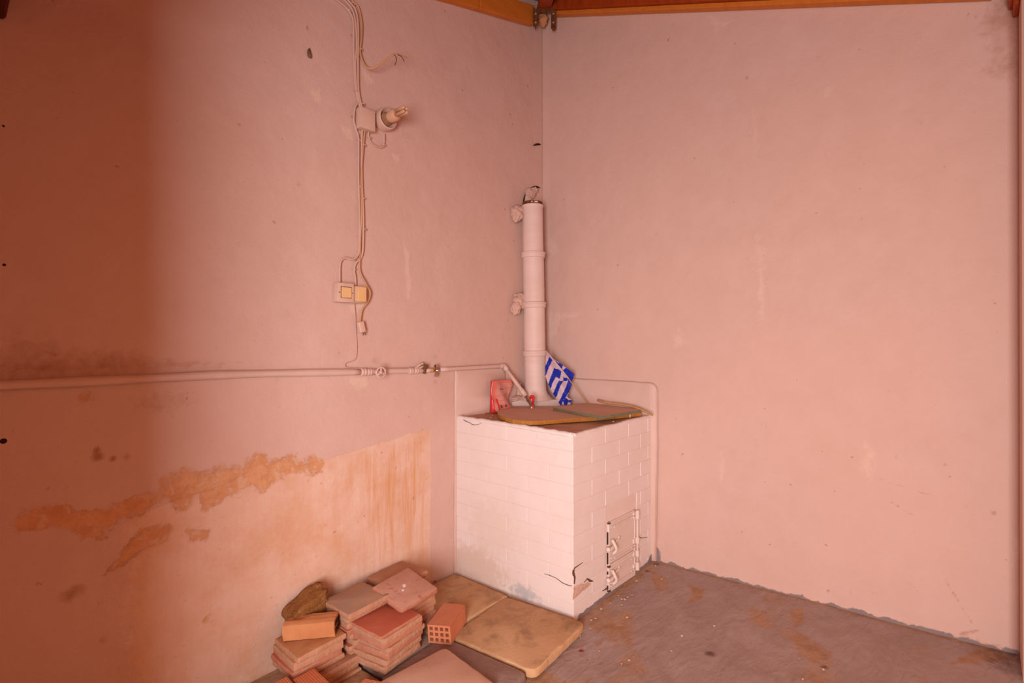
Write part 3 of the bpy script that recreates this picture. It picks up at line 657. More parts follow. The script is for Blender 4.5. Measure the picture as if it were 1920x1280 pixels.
# iron fire doors on the right face: local frame u along +x from the near corner, z up, out = -y
def fb(bm, s0, s1, z0, z1, o0, o1, bev=.0015): box(bm, (-W+s0, -D-o1, z0), (-W+s1, -D-o0, z1), bev)
M['iron'] = mottled('painted_iron', (.74, .62, .57), (.70, .57, .51), 12, .6, .3, .002, (.56, .34, .22), .74)
S0, S1 = .318, .600; ZB, ZTP = .022, .388
bm = bmesh.new(); fb(bm, S0, S1+.03, ZB-.01, ZTP, -.06, -.012); st('door_recess', bm, 'dark')
fr = bmesh.new()
for (a, b, c, d) in ((S0, S0+.017, ZB-.01, ZTP), (S1-.004, S1+.006, ZB, ZTP), (S0, S1+.006, ZTP-.013, ZTP), (S0, S1+.006, ZB-.01, ZB+.006), (S0, S1, .142, .158)): fb(fr, a, b, c, d, -.03, .007, .002)
st('door_frame', fr, 'iron')
def iron_door(s0, s1, z0, z1):
    bm = bmesh.new(); fb(bm, s0, s1, z0, z1, -.012, .004, .001)
    for zr in (z1-.018, z0+.010, z0+.026): fb(bm, s0, s1, zr, zr+.007, .002, .012, .002)
    d = st('fire_door', bm, 'iron')
    def sub(name, bm, mat='iron', sm=True):
        o = link(name, bm, mat, d, sm); return o
    for (ss, zz_) in ((s0+.045, z1-.026), (s1-.035, z1-.026), (s0+.045, z0+.02), (s1-.035, z0+.02)):
        bm = bmesh.new(); lathe(bm, (-W+ss, -D-.0035, zz_), (0, -1, 0), [(0, .0055), (.003, .005), (.005, .002)], 10); sub('rivet', bm)
    zc = (z0*.62+z1*.38) if z1-z0 > .15 else (z0+z1)/2-.005
    bm = bmesh.new(); tube(bm, [(-W+s0+.085, -D-.012, zc+.038), (-W+s0+.05, -D-.012, zc+.028), (-W+s0+.0, -D-.014, zc+.01)], .0045, 8, 4)
    lathe(bm, (-W+s0+.085, -D-.003, zc+.038), (0, -1, 0), [(0, .008), (.008, .008), (.012, .005)], 10); sub('handle_rod', bm)
    bm = bmesh.new(); tube(bm, [(-W+s0-.045, -D-.020, zc+.012), (-W+s0-.02, -D-.022, zc+.010), (-W+s0+.012, -D-.020, zc+.014)], lambda t: .011-.003*abs(t-.5)*2, 10, 4)
    lathe(bm, (-W+s0-.05, -D-.019, zc+.012), (1, 0, 0), [(0, .007), (.004, .013), (.014, .012), (.02, .006)], 12); sub('latch_handle', bm)
    bm = bmesh.new(); tube(bm, [(-W+s0+.005, -D-.014, zc+.05), (-W+s0+.012, -D-.028, zc+.02), (-W+s0+.02, -D-.030, zc-.005), (-W+s0+.018, -D-.012, zc-.03)], .0085, 10, 5); sub('latch_hook', bm)
    return d
iron_door(S0+.016, S1-.002, .162, ZTP-.014); iron_door(S0+.016, S1-.002, ZB+.006, .140)
bm = bmesh.new(); tube(bm, [(-W+S1+.014, -D-.014, ZB+.02), (-W+S1+.014, -D-.014, ZTP-.01)], .0065, 12, 0); st('hinge_rod', bm, 'iron', True)
for zc, h_ in ((ZTP-.028, .05), (.213, .036), (.138, .036), (.064, .045)):
    bm = bmesh.new(); lathe(bm, (-W+S1+.014, -D-.014, zc-h_/2), (0, 0, 1), [(0, .0105), (.002, .0125), (h_-.002, .0125), (h_, .0105)], 14)
    fb(bm, S1-.02, S1+.014, zc-h_*.35, zc+h_*.35, .0, .012, .001); st('hinge', bm, 'iron', 40)
for (z0, z1) in ((.27, .335), (.165, .225), (.11, .125), (.03, .05)): 
    bm = bmesh.new(); fb(bm, S0-.006, S0+.001, z0, z1, -.002, .0032, 0); st('gap', bm, 'dark')

# ------------------------------------------------------------------ flue of clay pipes
flue = thing('flue_pipe', 'pink painted clay flue pipe with collars standing in the corner behind the stove', 'pipe', (-.19, -.09, .966))
def ax(z): t = (z-.966)/(2.291-.966); return Vector((-.19-.022*t, -.095+.01*t, z))
def fp(name, bm, mat, sm=True):
    o = link(name, bm, mat, flue, sm); o.matrix_parent_inverse = Matrix.Translation((.19, .09, -.966)); return o
def seg(z0, z1, r0, r1, name='pipe_segment', prof=None, mat='flue'):
    bm = bmesh.new(); a, b = ax(z0), ax(z1); L_ = (b-a).length
    lathe(bm, a, b-a, prof or [(0, r0), (L_, r1)], 40); return fp(name, bm, mat, 40)
cz = [1.957, 1.619, 1.292]
segs = [(.966, 1.292-.004, None), (1.292, 1.619, 0), (1.619, 1.957, 0), (1.957, 2.275, 0)]
seg(.966, 1.285, 0, 0, prof=[(0, .118), (.015, .104), (.035, .086), (.06, .076), (.10, .0735), (.319, .073)])
seg(1.285, 1.612, .0735, .0735); seg(1.612, 1.95, .0725, .0725); seg(1.95, 2.275, .071, .071)
for z in cz: seg(z-.035, z+.004, 0, 0, 'collar', [(0, .074), (.003, .079), (.008, .0805), (.024, .0805), (.026, .084), (.036, .084), (.039, .078)])
seg(2.262, 2.28, 0, 0, 'rim', [(0, .072), (.003, .074), (.015, .074), (.018, .07)])
seg(2.276, 2.30, 0, 0, 'rust_ring', [(0, .066), (.016, .069), (.024, .067)], 'rust')
for dx in (-.01, .012, .022):
    bm = bmesh.new(); lump(bm, ax(2.29)+Vector((-.045, -.048, 0))+RT*dx, (.009, .006, .006), int(dx*1000)+20, .3, 2); fp('paint_fleck', bm, 'stove_paint')
for (px, py, rx_, rz_, sd0) in ((969, 401, .035, .045, 1), (975, 395, .05, .03, 2), (974, 565, .045, .045, 3), (967, 578, .03, .035, 6), (978, 560, .04, .025, 4)):
    bm = bmesh.new(); q = onL(px, py, .03); lump(bm, q, (rx_*1.15, .034, rz_*1.2), sd0, .34, 4, 1.7); fp('mortar_lump', bm, 'mortar')

# broken plaster high in the corner
for (px, py, a, b, sd0) in ((995, 362, .05, .035, 11), (990, 372, .03, .04, 12), (1003, 356, .03, .02, 13)):
    bm = bmesh.new(); q = onL(px, py, .012); lump(bm, q, (a, .018, b), sd0, .4, 4, 2.2)
    o = link('plaster_lump', bm, 'mortar', wl, True)
for pts in (((996, 352), (1004, 350), (1013, 352)), ((1000, 272), (1008, 270), (1014, 271)), ((986, 362), (984, 370), (981, 378))):
    bm = bmesh.new(); tube(bm, [onL(p[0], p[1], .004) for p in pts], lambda t: .002+.006*math.sin(math.pi*t), 6, 3); link('hole', bm, 'dark', wl)
for (px, py, r_) in ((8, 496, .0035), (7, 827, .007), (6, 235, .003)):
    bm = bmesh.new(); q = onL(px, py, .0); lathe(bm, q+Vector((0, .006, 0)), (0, -1, 0), [(0, r_*1.3), (.002, r_*.9), (.0005+.002, r_*.5)], 14); link('hole', bm, 'dark', wl, True)
bm = bmesh.new(); tube(bm, [onL(580, 89, .004), onL(579, 97, .005), onL(581, 107, .004), onL(581, 109, .003)], lambda t: .001+.008*math.sin(math.pi*min(1, t*1.1)), 7, 3); link('hole', bm, 'brown_fitting', wl)

# ------------------------------------------------------------------ water pipe on the left wall
wp = thing('water_pipe', 'pink painted water pipe running along the left wall to the stove', 'pipe', onL(500, 697, .02))
def part(root, name, bm, mat, sm=True, label=None):
    bpy.context.view_layer.update()
    o = link(name, bm, mat, root, sm, label=label); o.matrix_parent_inverse = Matrix.Translation(-root.location); return o
bm = bmesh.new(); tube(bm, [onL(*p, .013) for p in ((-90, 726), (0, 722), (150, 715), (300, 708), (430, 702), (560, 699), (675, 697))], lambda t: .0165+.0012*math.sin(t*23), 14, 8); part(wp, 'pipe_run', bm, 'pipe_paint')
bm = bmesh.new(); tube(bm, [onL(*p, .013) for p in ((675, 697), (740, 695), (797, 694))], .0145, 14, 4); part(wp, 'pipe_run', bm, 'pipe_paint')
bm = bmesh.new(); tube(bm, [onL(*p, .016) for p in ((797, 694.5), (812, 693))], .011, 12, 0); part(wp, 'pipe_run', bm, 'pipe_paint')
bm = bmesh.new(); tube(bm, [onL(*p, .016) for p in ((826, 692.5), (880, 689.5), (935, 686.5), (944, 686))], .0125, 14, 4); part(wp, 'pipe_run', bm, 'pipe_paint')
def fitting(px, py, ln, r_, name='fitting', mat='pipe_paint'):
    q = onL(px, py, .014); bm = bmesh.new(); lathe(bm, q-Vector((ln/2, 0, 0)), (1, 0, 0), [(0, r_*.8), (.003, r_), (ln*.4, r_), (ln*.45, r_*.9), (ln*.55, r_*.9), (ln*.6, r_), (ln-.003, r_), (ln, r_*.8)], 14); part(wp, name, bm, mat)
fitting(681, 697, .03, .020); fitting(692, 697, .028, .018); fitting(720, 696, .03, .018); fitting(770, 695, .028, .019); fitting(780, 694.5, .026, .018)
q = onL(703, 697, .016)       # wheel valve
bm = bmesh.new(); lathe(bm, q, (0, -1, 0), [(0, .016), (.03, .013), (.045, .008), (.062, .007)], 14); part(wp, 'valve_body', bm, 'pipe_paint')
cq = q+Vector((0, -.055, 0)); bm = bmesh.new()
ring = [cq+Vector((math.cos(a)*.026, 0, math.sin(a)*.026)) for a in [2*math.pi*k/24 for k in range(25)]]
tube(bm, ring, .0045, 8, 0)
for a in (90, 210, 330): tube(bm, [cq, cq+Vector((math.cos(R(a))*.025, 0, math.sin(R(a))*.025))], .0045, 8, 0)
lathe(bm, cq+Vector((0, .006, 0)), (0, -1, 0), [(0, .009), (.012, .009)], 10); part(wp, 'valve_wheel', bm, 'pipe_paint')
q = onL(797, 688, .03); bm = bmesh.new(); box(bm, q+Vector((-.010, -.012, -.008)), q+Vector((.012, .02, .016)), .002)
tube(bm, [q+Vector((0, 0, 0)), q+Vector((.003, .012, -.035))], .010, 8, 0); part(wp, 'stop_tap', bm, 'brown_fitting', 40, 'dark brown square stop tap')
bm = bmesh.new(); tube(bm, [onL(778, 691, .012), onL(788, 683, .02), onL(794, 681, .024)], .007, 8, 4); tube(bm, [onL(780, 693, .012), onL(790, 688, .022), onL(795, 686, .024)], .005, 8, 4); part(wp, 'tap_stem', bm, 'mortar')
q = onL(818, 694, .03); bm = bmesh.new()
lathe(bm, q+Vector((0, 0, -.036)), (0, 0, 1), [(0, .0115), (.016, .0115), (.017, .008), (.026, .008), (.03, .0125), (.042, .0125), (.046, .008), (.052, .007), (.054, .0135), (.068, .0135)], 8)
lathe(bm, q+Vector((0, 0, 0)), (0, -1, 0), [(-.02, .011), (.014, .011), (.018, .007)], 12); part(wp, 'chrome_valve', bm, 'chrome', 35, 'small chrome shut-off valve')
bm = bmesh.new(); q = onL(808, 694, .016); lathe(bm, q, (1, 0, 0), [(0, .013), (.008, .014), (.014, .012)], 12); part(wp, 'washer', bm, 'wire_yellow')
e0 = onL(945, 686, .02); e1 = onD(985, 741, 3.40); e2 = onD(992, 752, 3.37); e3 = onD(997, 762, 3.35)
bm = bmesh.new(); tube(bm, [onL(938, 686.5, .016), e0, e0+(e1-e0)*.14], .0165, 14, 6); part(wp, 'elbow', bm, 'pipe_paint')
bm = bmesh.new(); tube(bm, [e0+(e1-e0)*.1, e1], .0125, 14, 0); part(wp, 'branch_pipe', bm, 'pipe_paint')
bm = bmesh.new(); tube(bm, [e0+(e1-e0)*.78, e1+(e1-e0)*.01], .0165, 14, 0); part(wp, 'sleeve', bm, 'pipe_paint')
bm = bmesh.new(); lathe(bm, e1, e3-e1, [(0, .011), (.012, .012), (.014, .008), (.03, .008), (.032, .011), (.05, .011), (.052, .008), ((e3-e1).length, .009)], 12); part(wp, 'metal_connector', bm, 'chrome', 35)
bm = bmesh.new(); tube(bm, [onD(994, 746, 3.31), onD(997, 742.5, 3.30), onD(1000, 745, 3.30), onD(999.5, 752, 3.30), onD(997.5, 759, 3.31)], lambda t: .0095-.003*t, 10, 5); part(wp, 'red_lever', bm, 'valve_red', True, 'red valve lever')
bm = bmesh.new(); lathe(bm, e3+Vector((0, 0, -.02)), (0, 0, 1), [(0, .014), (.008, .016), (.02, .012), (.03, .009)], 12); part(wp, 'base_nut', bm, 'chrome', 35)

# ------------------------------------------------------------------ cables, boxes, lamp on the left wall
o_ = .006
cab = [('power_cable', 'outermost left painted cable of the bundle down the left wall', [(618, -12), (640, 6), (654, 20), (662, 40), (663, 90), (664, 130), (667, 165), (672, 190), (677, 208)]),
       ('power_cable', 'painted cable of the bundle bending in second from the left', [(630, -12), (650, 4), (662, 22), (667, 50), (668, 90), (666, 120), (668, 160), (674, 188), (680, 208)]),
       ('power_cable', 'painted cable of the bundle bending in third from the left', [(640, -12), (656, 4), (667, 20), (671, 50), (671, 90), (671, 140), (672, 170), (677, 195), (683, 209)]),
       ('power_cable', 'painted cable looping round the left of the junction box down to the switch', [(671, 192), (665, 203), (663, 225), (668, 245), (672, 262), (672, 330), (674, 400), (674, 440), (673, 470), (668, 482), (660, 486), (648, 483), (640, 488), (637, 500), (637, 531)]),
       ('power_cable', 'painted cable from the junction box down to the blank yellowed box', [(679, 243), (678, 262), (678, 330), (681, 400), (681, 440), (680, 470), (676, 484), (668, 492), (664, 504), (666, 520), (667, 538)])]
for i, (nm, lb, pts) in enumerate(cab):
    bm = bmesh.new(); tube(bm, [onL(x, y, o_+.001*(i % 3)) for x, y in pts], .0056, 8, 8); tag(link(nm, bm, 'cable', None, True), lb, 'cable')
t = thing('loose_cable', 'tan cable end curling away from the wall with bare wires', 'cable', onL(680, 105, .006))
bm = bmesh.new(); tube(bm, [onL(648, -12, .008), onL(662, 2, .008), onL(672, 14, .008), onL(678, 45, .008), onL(677, 75, .008), onL(675, 95, .01), onL(680, 115, .02), onL(690, 127, .04), onL(704, 125, .07), onL(722, 113, .10), onL(738, 101, .12)], .005, 8, 8); part(t, 'sheath', bm, 'cable_tan')
for pts, mt in (([(738, 101, .12), (742, 106, .122), (743, 113, .122), (740, 121, .12)], 'wire_dark'), ([(740, 101, .12), (748, 101, .125), (756, 105, .128), (764, 108, .13)], 'wire_yellow'), ([(746, 102, .125), (753, 106, .128), (758, 115, .13)], 'wire_dark')):
    bm = bmesh.new(); tube(bm, [onL(*p) for p in pts], .0017, 6, 6); part(t, 'bare_wire', bm, mt)
t = thing('plug_cable', 'tan cable ending in a hanging mains plug beside the blank box', 'cable', onL(680, 600, .015))
bm = bmesh.new(); tube(bm, [onL(*p) for p in ((684, 243, .008), (682, 262, .008), (677, 330, .008), (678, 400, .008), (676, 440, .008), (675, 480, .01), (675, 508, .014), (685, 530, .025), (694, 548, .025), (690, 565, .02), (679, 580, .016), (675, 603, .016))], .0045, 8, 8); part(t, 'sheath', bm, 'cable_tan')
q = onL(677, 612, .018); mt_ = Matrix.Translation(q) @ Matrix.Rotation(R(-14), 4, 'Y')
bm = bmesh.new(); box(bm, (-.016, -.014, -.030), (.016, .014, .026), .006, 0, 3, mt_); part(t, 'plug', bm, 'plastic', 50)
for dx in (-.003, .0085):
    bm = bmesh.new(); p0 = mt_ @ Vector((dx+.003, -.004, -.028)); p1 = mt_ @ Vector((dx+.003, -.004, -.046)); tube(bm, [p0, p1], .0024, 8, 0); part(t, 'pin', bm, 'brown_fitting')
bm = bmesh.new(); tube(bm, [onL(*p) for p in ((664, 570, .008), (666, 590, .004), (667, 620, .004), (669, 645, .004), (668, 668, .004), (662, 676, .005), (650, 680, .006), (647, 684, .008), (652, 689, .01), (690, 691, .012), (740, 692, .014), (772, 690, .012))], .0022, 6, 8)
tag(link('thin_wire', bm, 'cable', None, True), 'thin painted wire from the blank box down to the water pipe', 'wire')
bm = bmesh.new(); tube(bm, [onL(*p) for p in ((691, 243, .012), (691, 256, .007), (696, 267, .006), (708, 275, .006), (718, 275, .006), (720, 266, .007), (720, 250, .012))], .0042, 8, 8)
tag(link('lamp_cable', bm, 'cable', None, True), 'short painted cable looping from the junction box to the lamp', 'cable')
# cable clips
CL = ['leftmost clip where the bundle bends at the top', 'upper clip at the bend at the top edge', 'clip where the tan cable leaves the bundle', 'clip just below where the tan cable leaves', 'clip midway between the tan cable and the junction box', 'clip right above the junction box', 'clip below left of the junction box', 'clip below right of the junction box', 'clip on the left cable halfway down the wall', 'clip on the right cable halfway down the wall', 'clip on the right cable well above the switch', 'clip on the cable arching over to the switch', 'clip on the cable just above the blank box', 'clip at the left of the small loop under the lamp', 'clip at the bottom of the loop right under the lamp']
for ci, (px, py) in enumerate(((654, 19), (661, 6), (676, 92), (668, 107), (667, 171), (680, 195), (672, 262), (682, 272), (675, 350), (681, 372), (683, 430), (662, 487), (664, 505), (692, 258), (719, 272))):
    q = onL(px, py, .004); bm = bmesh.new(); tube(bm, [q+Vector((-.010, .003, 0)), q+Vector((-.006, -.008, 0)), q+Vector((.003, -.009, 0)), q+Vector((.008, .0, 0))], .0028, 6, 3)
    lathe(bm, q+Vector((.010, .003, 0)), (0, -1, 0), [(0, .004), (.006, .004), (.008, .002)], 8)
    tag(link('cable_clip', bm, 'cable', None, True), 'painted cable '+CL[ci], 'clip', 'cable clips on the left wall')
# junction box, switch, blank box
def wbox(name, label, cat, px, py, w, h, d, mat='plastic', group=None):
    q = onL(px, py, 0); t = thing(name, label, cat, q); bm = bmesh.new(); box(bm, (q.x-w/2, -d*.75, q.z-h/2), (q.x+w/2, .0, q.z+h/2), .003, 0, 2); part(t, 'back_box', bm, mat, 40); return t, q
t, q = wbox('junction_box', 'square painted junction box on the cable bundle beside the lamp', 'electrical box', 680, 227.5, .085, .10, .05)
bm = bmesh.new(); box(bm, (q.x-.044, -.047, q.z-.052), (q.x+.044, -.036, q.z+.052), .004, 0, 2); part(t, 'cover', bm, 'plastic', 40)
t, q = wbox('light_switch', 'painted light switch with a yellowed rocker, left of the blank box', 'switch', 639.5, 549.5, .088, .092, .05)
bm = bmesh.new(); box(bm, (q.x-.045, -.046, q.z-.047), (q.x+.045, -.036, q.z+.047), .004, 0, 2); part(t, 'cover', bm, 'plastic', 40)
bm = bmesh.new(); box(bm, (q.x-.028, -.0475, q.z-.027), (q.x+.030, -.044, q.z+.029), .001); part(t, 'gap', bm, 'dark')
bm = bmesh.new(); box(bm, (q.x-.026, -.051, q.z-.0255), (q.x+.028, -.045, q.z+.0265), .002); part(t, 'rocker', bm, 'plastic_yellow', 40, 'yellowed rocker')
for sx in (-.035, .036):
    bm = bmesh.new(); lathe(bm, (q.x+sx, -.0455, q.z), (0, -1, 0), [(0, .0035), (.0015, .003)], 10); part(t, 'screw', bm, 'brown_fitting')
t, q = wbox('blank_box', 'yellowed blank electrical box right of the light switch', 'electrical box', 665.5, 553, .060, .082, .05)
bm = bmesh.new(); box(bm, (q.x-.029, -.058, q.z-.038), (q.x+.030, -.036, q.z+.040), .007, 0, 2); part(t, 'cover', bm, 'plastic_cream', 40)
bm = bmesh.new(); box(bm, (q.x-.018, -.0595, q.z-.036), (q.x+.029, -.056, q.z+.037), .002); part(t, 'face', bm, 'plastic_yellow', 40)
# lamp
q = onL(718, 226, 0); t = thing('wall_lamp', 'dirty round lampholder with a compact tube bulb sticking out of the left wall', 'lamp', q)
bm = bmesh.new(); lathe(bm, q, (0, -1, 0), [(0, .056), (.03, .058), (.048, .055), (.052, .050), (.046, .044), (.02, .030), (.018, .0)] if False else [(0, .056), (.03, .058), (.048, .055), (.052, .050), (.046, .046), (.022, .036)], 32); part(t, 'rose', bm, 'plastic', 40)
bm = bmesh.new(); lathe(bm, q+Vector((0, -.02, 0)), (0, -1, 0), [(0, .036), (.02, .034), (.03, .026), (.05, .025)], 24); part(t, 'lampholder', bm, 'lamp_inside', 40)
bm = bmesh.new(); lathe(bm, q+Vector((0, -.065, 0)), (0, -1, 0), [(0, .022), (.004, .029), (.045, .031), (.055, .027), (.062, .024)], 24); part(t, 'bulb_base', bm, 'bulb', 40)
for a in (45, 135, 225, 315):
    c_ = q+Vector((math.cos(R(a))*.0135, -.12, math.sin(R(a))*.0135)); bm = bmesh.new(); lathe(bm, c_, (0, -1, 0), [(0, .0085), (.072, .0085), (.078, .007), (.081, .003)], 10); part(t, 'bulb_tube', bm, 'bulb', True)

# ------------------------------------------------------------------ things on the stove
zt_ = .930
pix = [(932, 770), (934, 775), (938, 778.6), (948, 783), (962, 786.5), (978, 788.5), (993, 789.3), (1008, 789), (1024, 788), (1059, 785), (1124, 781), (1202, 773.5)]
edge = [onZ(px, py, zt_) for px, py in pix]
pts = [(p.x, p.y) for p in edge]+[(-.02, -.60), (-.02, -.33), (-.18, -.27), (-.37, -.05)]
bm = bmesh.new(); prism(bm, pts, ZT+.004, zt_, 0, 1, .0)
cx = sum(p[0] for p in pts)/len(pts); cy = sum(p[1] for p in pts)/len(pts)
o = link('chipboard_panel', bm, ['chip_board', 'board_top']); tag(o, 'large thick chipboard panel with a rounded end lying on the stove', 'board')
bm = bmesh.new(); q0 = Vector(edge[-2])*.28+Vector(edge[-1])*.72
e_ = (edge[-1]-edge[-2]).normalized(); nrm = Vector((e_.y, -e_.x, 0))
if nrm.y > 0: nrm = -nrm
mt_ = Matrix.Translation(Vector((q0.x, q0.y, (ZT+zt_)/2+.002))+nrm*.0003) @ Matrix.Rotation(math.atan2(e_.y, e_.x), 4, 'Z')
box(bm, (-.0035, -.0012, -.012), (.0035, .001, .0105), 0, 0, 1, mt_); link('chalk_mark', bm, 'stove_paint', o)
p4 = [(-.362, -.376), (-.486, -.805), (-.088, -.834), (-.012, -.41)]
bm = bmesh.new(); prism(bm, p4, zt_+.001, .9495, 0, 1, 0)
tag(link('thin_board', bm, ['green_edge', 'board_top']), 'thinner square board with greenish edges on top of the chipboard panel', 'board')
bm = bmesh.new(); tube(bm, [onZ(1121, 750, .978), onZ(1136, 754.5, .970), onZ(1150, 756.0, .968), onZ(1168, 758, .966), onZ(1190, 763, .958), onZ(1207, 770, .942), onZ(1223, 777.5, .925)], lambda t: .0075-.001*t, 9, 6)
tag(link('bent_stick', bm, 'stick_wood', None, True), 'bent bare stick lying at the back of the thin board', 'stick')
# twig and crumbs on top
for i, (px, py) in enumerate(((924, 778), (921, 783), (908, 776), (1150, 790))):
    q = onZ(px, py, ZT+.006); bm = bmesh.new(); lump(bm, (0, 0, 0), (.008, .006, .004), i+40, .4, 2)
    tag(link('crumb', bm, 'stick_wood', None, True, q), 'small crumb on the dusty stove top beside the boards', 'crumb', 'crumbs on the stove top')

# bag: crumpled packet standing against the left wall
bag = thing('plastic_packet', 'red printed plastic packet standing open on the stove against the left wall', 'packet', (-.43, -.03, ZT))
b0 = Vector((-.602, -.065, ZT+.004)); b1 = Vector((-.378, -.050, ZT+.012)); Hb = .2
def bagpt(u, v, back=0):
    p = b0.lerp(b1, u)+Vector((0, 0, Hb*v))
    wd = 1-.14*math.sin(v*math.pi*.9)*(u-.15)-.0
    p = b0.lerp(b1, .04+(u*(.92-.18*math.sin(min(1, v*1.25)*math.pi)*1)+.05*v))+Vector((0, 0, Hb*v*(1-.05*u)))
    bulge = .040*(1-v)**1.5*math.sin(math.pi*min(1, u*1.0)) + .006*math.sin(u*9+v*7)
    p.y -= (bulge+.012*(1-v)+.004*mnoise.noise(Vector((u*5, v*6, 1)))) if not back else -.004
    if v > .9 and u > .6: p.y -= .02*(u-.6)*(v-.9)*10; p.z -= .015*(u-.6)
    p.y = min(p.y, -.013)
    return p
nu_, nv_ = 36, 40
def matf(u, v):
    if v < .06: return 0
    if u < .055: return 0 if v < .42 else 1
    if .20 < u < .27 and v < .42: return 0
    if .07 < u < .20 and v < .38: return 3 if v < .3 else 1
    if u > .95 and v < .35: return 0
    if v < .13: return 0 if v < .09 else 2
    if v < .22:
        if u > .82: return 4
        if .30 < u < .42 or .52 < u < .60: return 5
        return 1
    if v > .90: return 1
    if abs(u-.58) < .016: return 1
    for vv_ in (.36, .52, .74): 
        if abs(v-vv_) < .014: return 1
    if .70 < v < .73 and .3 < u < .55: return 5
    return 2 if u > .20 else 1
bm = bmesh.new(); gf = [[bm.verts.new(bagpt(i/nu_, j/nv_)) for j in range(nv_+1)] for i in range(nu_+1)]
for i in range(nu_):
    for j in range(nv_):
        f = bm.faces.new((gf[i][j], gf[i+1][j], gf[i+1][j+1], gf[i][j+1])); f.material_index = {0: 0, 1: 1, 2: 2, 3: 2, 4: 3, 5: 4}[matf((i+.5)/nu_, (j+.5)/nv_)]
gb = [[bm.verts.new(bagpt(i/nu_, j/nv_, 1)+Vector((0, .008, 0))) for j in range(nv_+1)] for i in range(nu_+1)]
for g_ in gb:
    for v in g_: v.co.y = max(v.co.y, -.011)*1 if v.co.y > -.011 else v.co.y; v.co.y = min(v.co.y, -.0065)
for i in range(nu_):
    for j in range(nv_): bm.faces.new((gb[i][j], gb[i][j+1], gb[i+1][j+1], gb[i+1][j])).material_index = 1
for i in range(nu_):
    bm.faces.new((gf[i][0], gb[i][0], gb[i+1][0], gf[i+1][0])).material_index = 0
for j in range(nv_):
    bm.faces.new((gf[0][j], gf[0][j+1], gb[0][j+1], gb[0][j])).material_index = 0; bm.faces.new((gf[-1][j], gb[-1][j], gb[-1][j+1], gf[-1][j+1])).material_index = 0
part(bag, 'packet_film', bm, ['bag_red', 'bag_pink', 'bag_print', 'bag_grey', 'bag_ink'])

# flag with blue and white stripes and cross
def R3(x, y): return 840+x*.21875, 620+y*.21875
fg = thing('small_flag', 'small blue and white striped flag with cross on a thin stick beside the flue', 'flag', onD(1100, 765, 3.36))
pt, pm, pb = onD(1025.5, 660, 3.42), onD(1066, 709.5, 3.39), onD(1108, 765, 3.365)
bm = bmesh.new(); tube(bm, [pt, pm], .0055, 10, 0); part(fg, 'stick_sleeve', bm, 'flag_white')
bm = bmesh.new(); tube(bm, [pm-(pb-pm)*.1, pb], .0038, 8, 0); part(fg, 'stick', bm, 'stick_wood')
outline = [(853, 185), (838, 225), (836, 300), (836, 390), (858, 455), (880, 500), (900, 535), (925, 580), (945, 612), (968, 642), (985, 630), (1010, 640), (1048, 632), (1062, 590), (1030, 575), (1022, 560), (1042, 510), (1062, 450), (1060, 430), (1085, 376), (1065, 355), (1020, 322), (985, 295), (925, 255), (885, 222)]
blues = [[(836, 300), (868, 222), (897, 245), (862, 320), (838, 388), (834, 388)],
         [(836, 225), (853, 195), (868, 222), (836, 300)] if False else [(0, 0), (1, 0), (0, 1)],
         [(858, 455), (884, 385), (908, 320), (952, 332), (972, 350), (958, 412), (925, 395), (898, 440), (878, 498)],
         [(900, 535), (925, 480), (952, 425), (985, 432), (960, 480), (932, 560), (920, 572)],
         [(945, 612), (975, 560), (1010, 480), (1028, 430), (1068, 440), (1042, 510), (1015, 560), (985, 600), (968, 642)],
         [(922, 258), (985, 295), (972, 345), (945, 310)],
         [(1000, 322), (1030, 320), (1085, 376), (1062, 440), (1030, 430), (1022, 400), (985, 345)],
         [(990, 395), (1025, 405), (1022, 432), (985, 428)],
         [(985, 600), (1010, 570), (1030, 590), (1062, 590), (1055, 618), (1035, 608), (1018, 640), (1000, 640)]]
def inside(x, y, pts):
    r_ = False; n = len(pts)
    for i in range(n):
        (x0, y0), (x1, y1) = pts[i], pts[(i+1) % n]
        if (y0 > y) != (y1 > y) and x < (x1-x0)*(y-y0)/(y1-y0)+x0: r_ = not r_
    return r_
bm = bmesh.new(); Nf = 64; cell = {}; X0, X1, Y0, Y1 = 830, 1090, 180, 650
def fv(i, j):
    if (i, j) not in cell:
        x = X0+(X1-X0)*i/Nf; y = Y0+(Y1-Y0)*j/Nf*1.0; px, py = R3(x, y)
        t_ = (x-850+ (y-180)*-.62)/230          # across the folds
        d = 3.405+.012*math.sin(t_*9+.6)+.010*mnoise.noise(Vector((x*.02, y*.012, 0)))-.01*(y-180)/450+.02
        cell[(i, j)] = bm.verts.new(onD(px, py, d))
    return cell[(i, j)]
for i in range(Nf):
    for j in range(Nf):
        x = X0+(X1-X0)*(i+.5)/Nf; y = Y0+(Y1-Y0)*(j+.5)/Nf
        if not inside(x, y, outline): continue
        f = bm.faces.new((fv(i, j), fv(i+1, j), fv(i+1, j+1), fv(i, j+1))); f.material_index = 1 if any(inside(x, y, b) for b in blues) else 0
cloth = part(fg, 'flag_cloth', bm, ['flag_white', 'flag_blue']); sm_ = cloth.modifiers.new('s', 'SOLIDIFY'); sm_.thickness = .0012

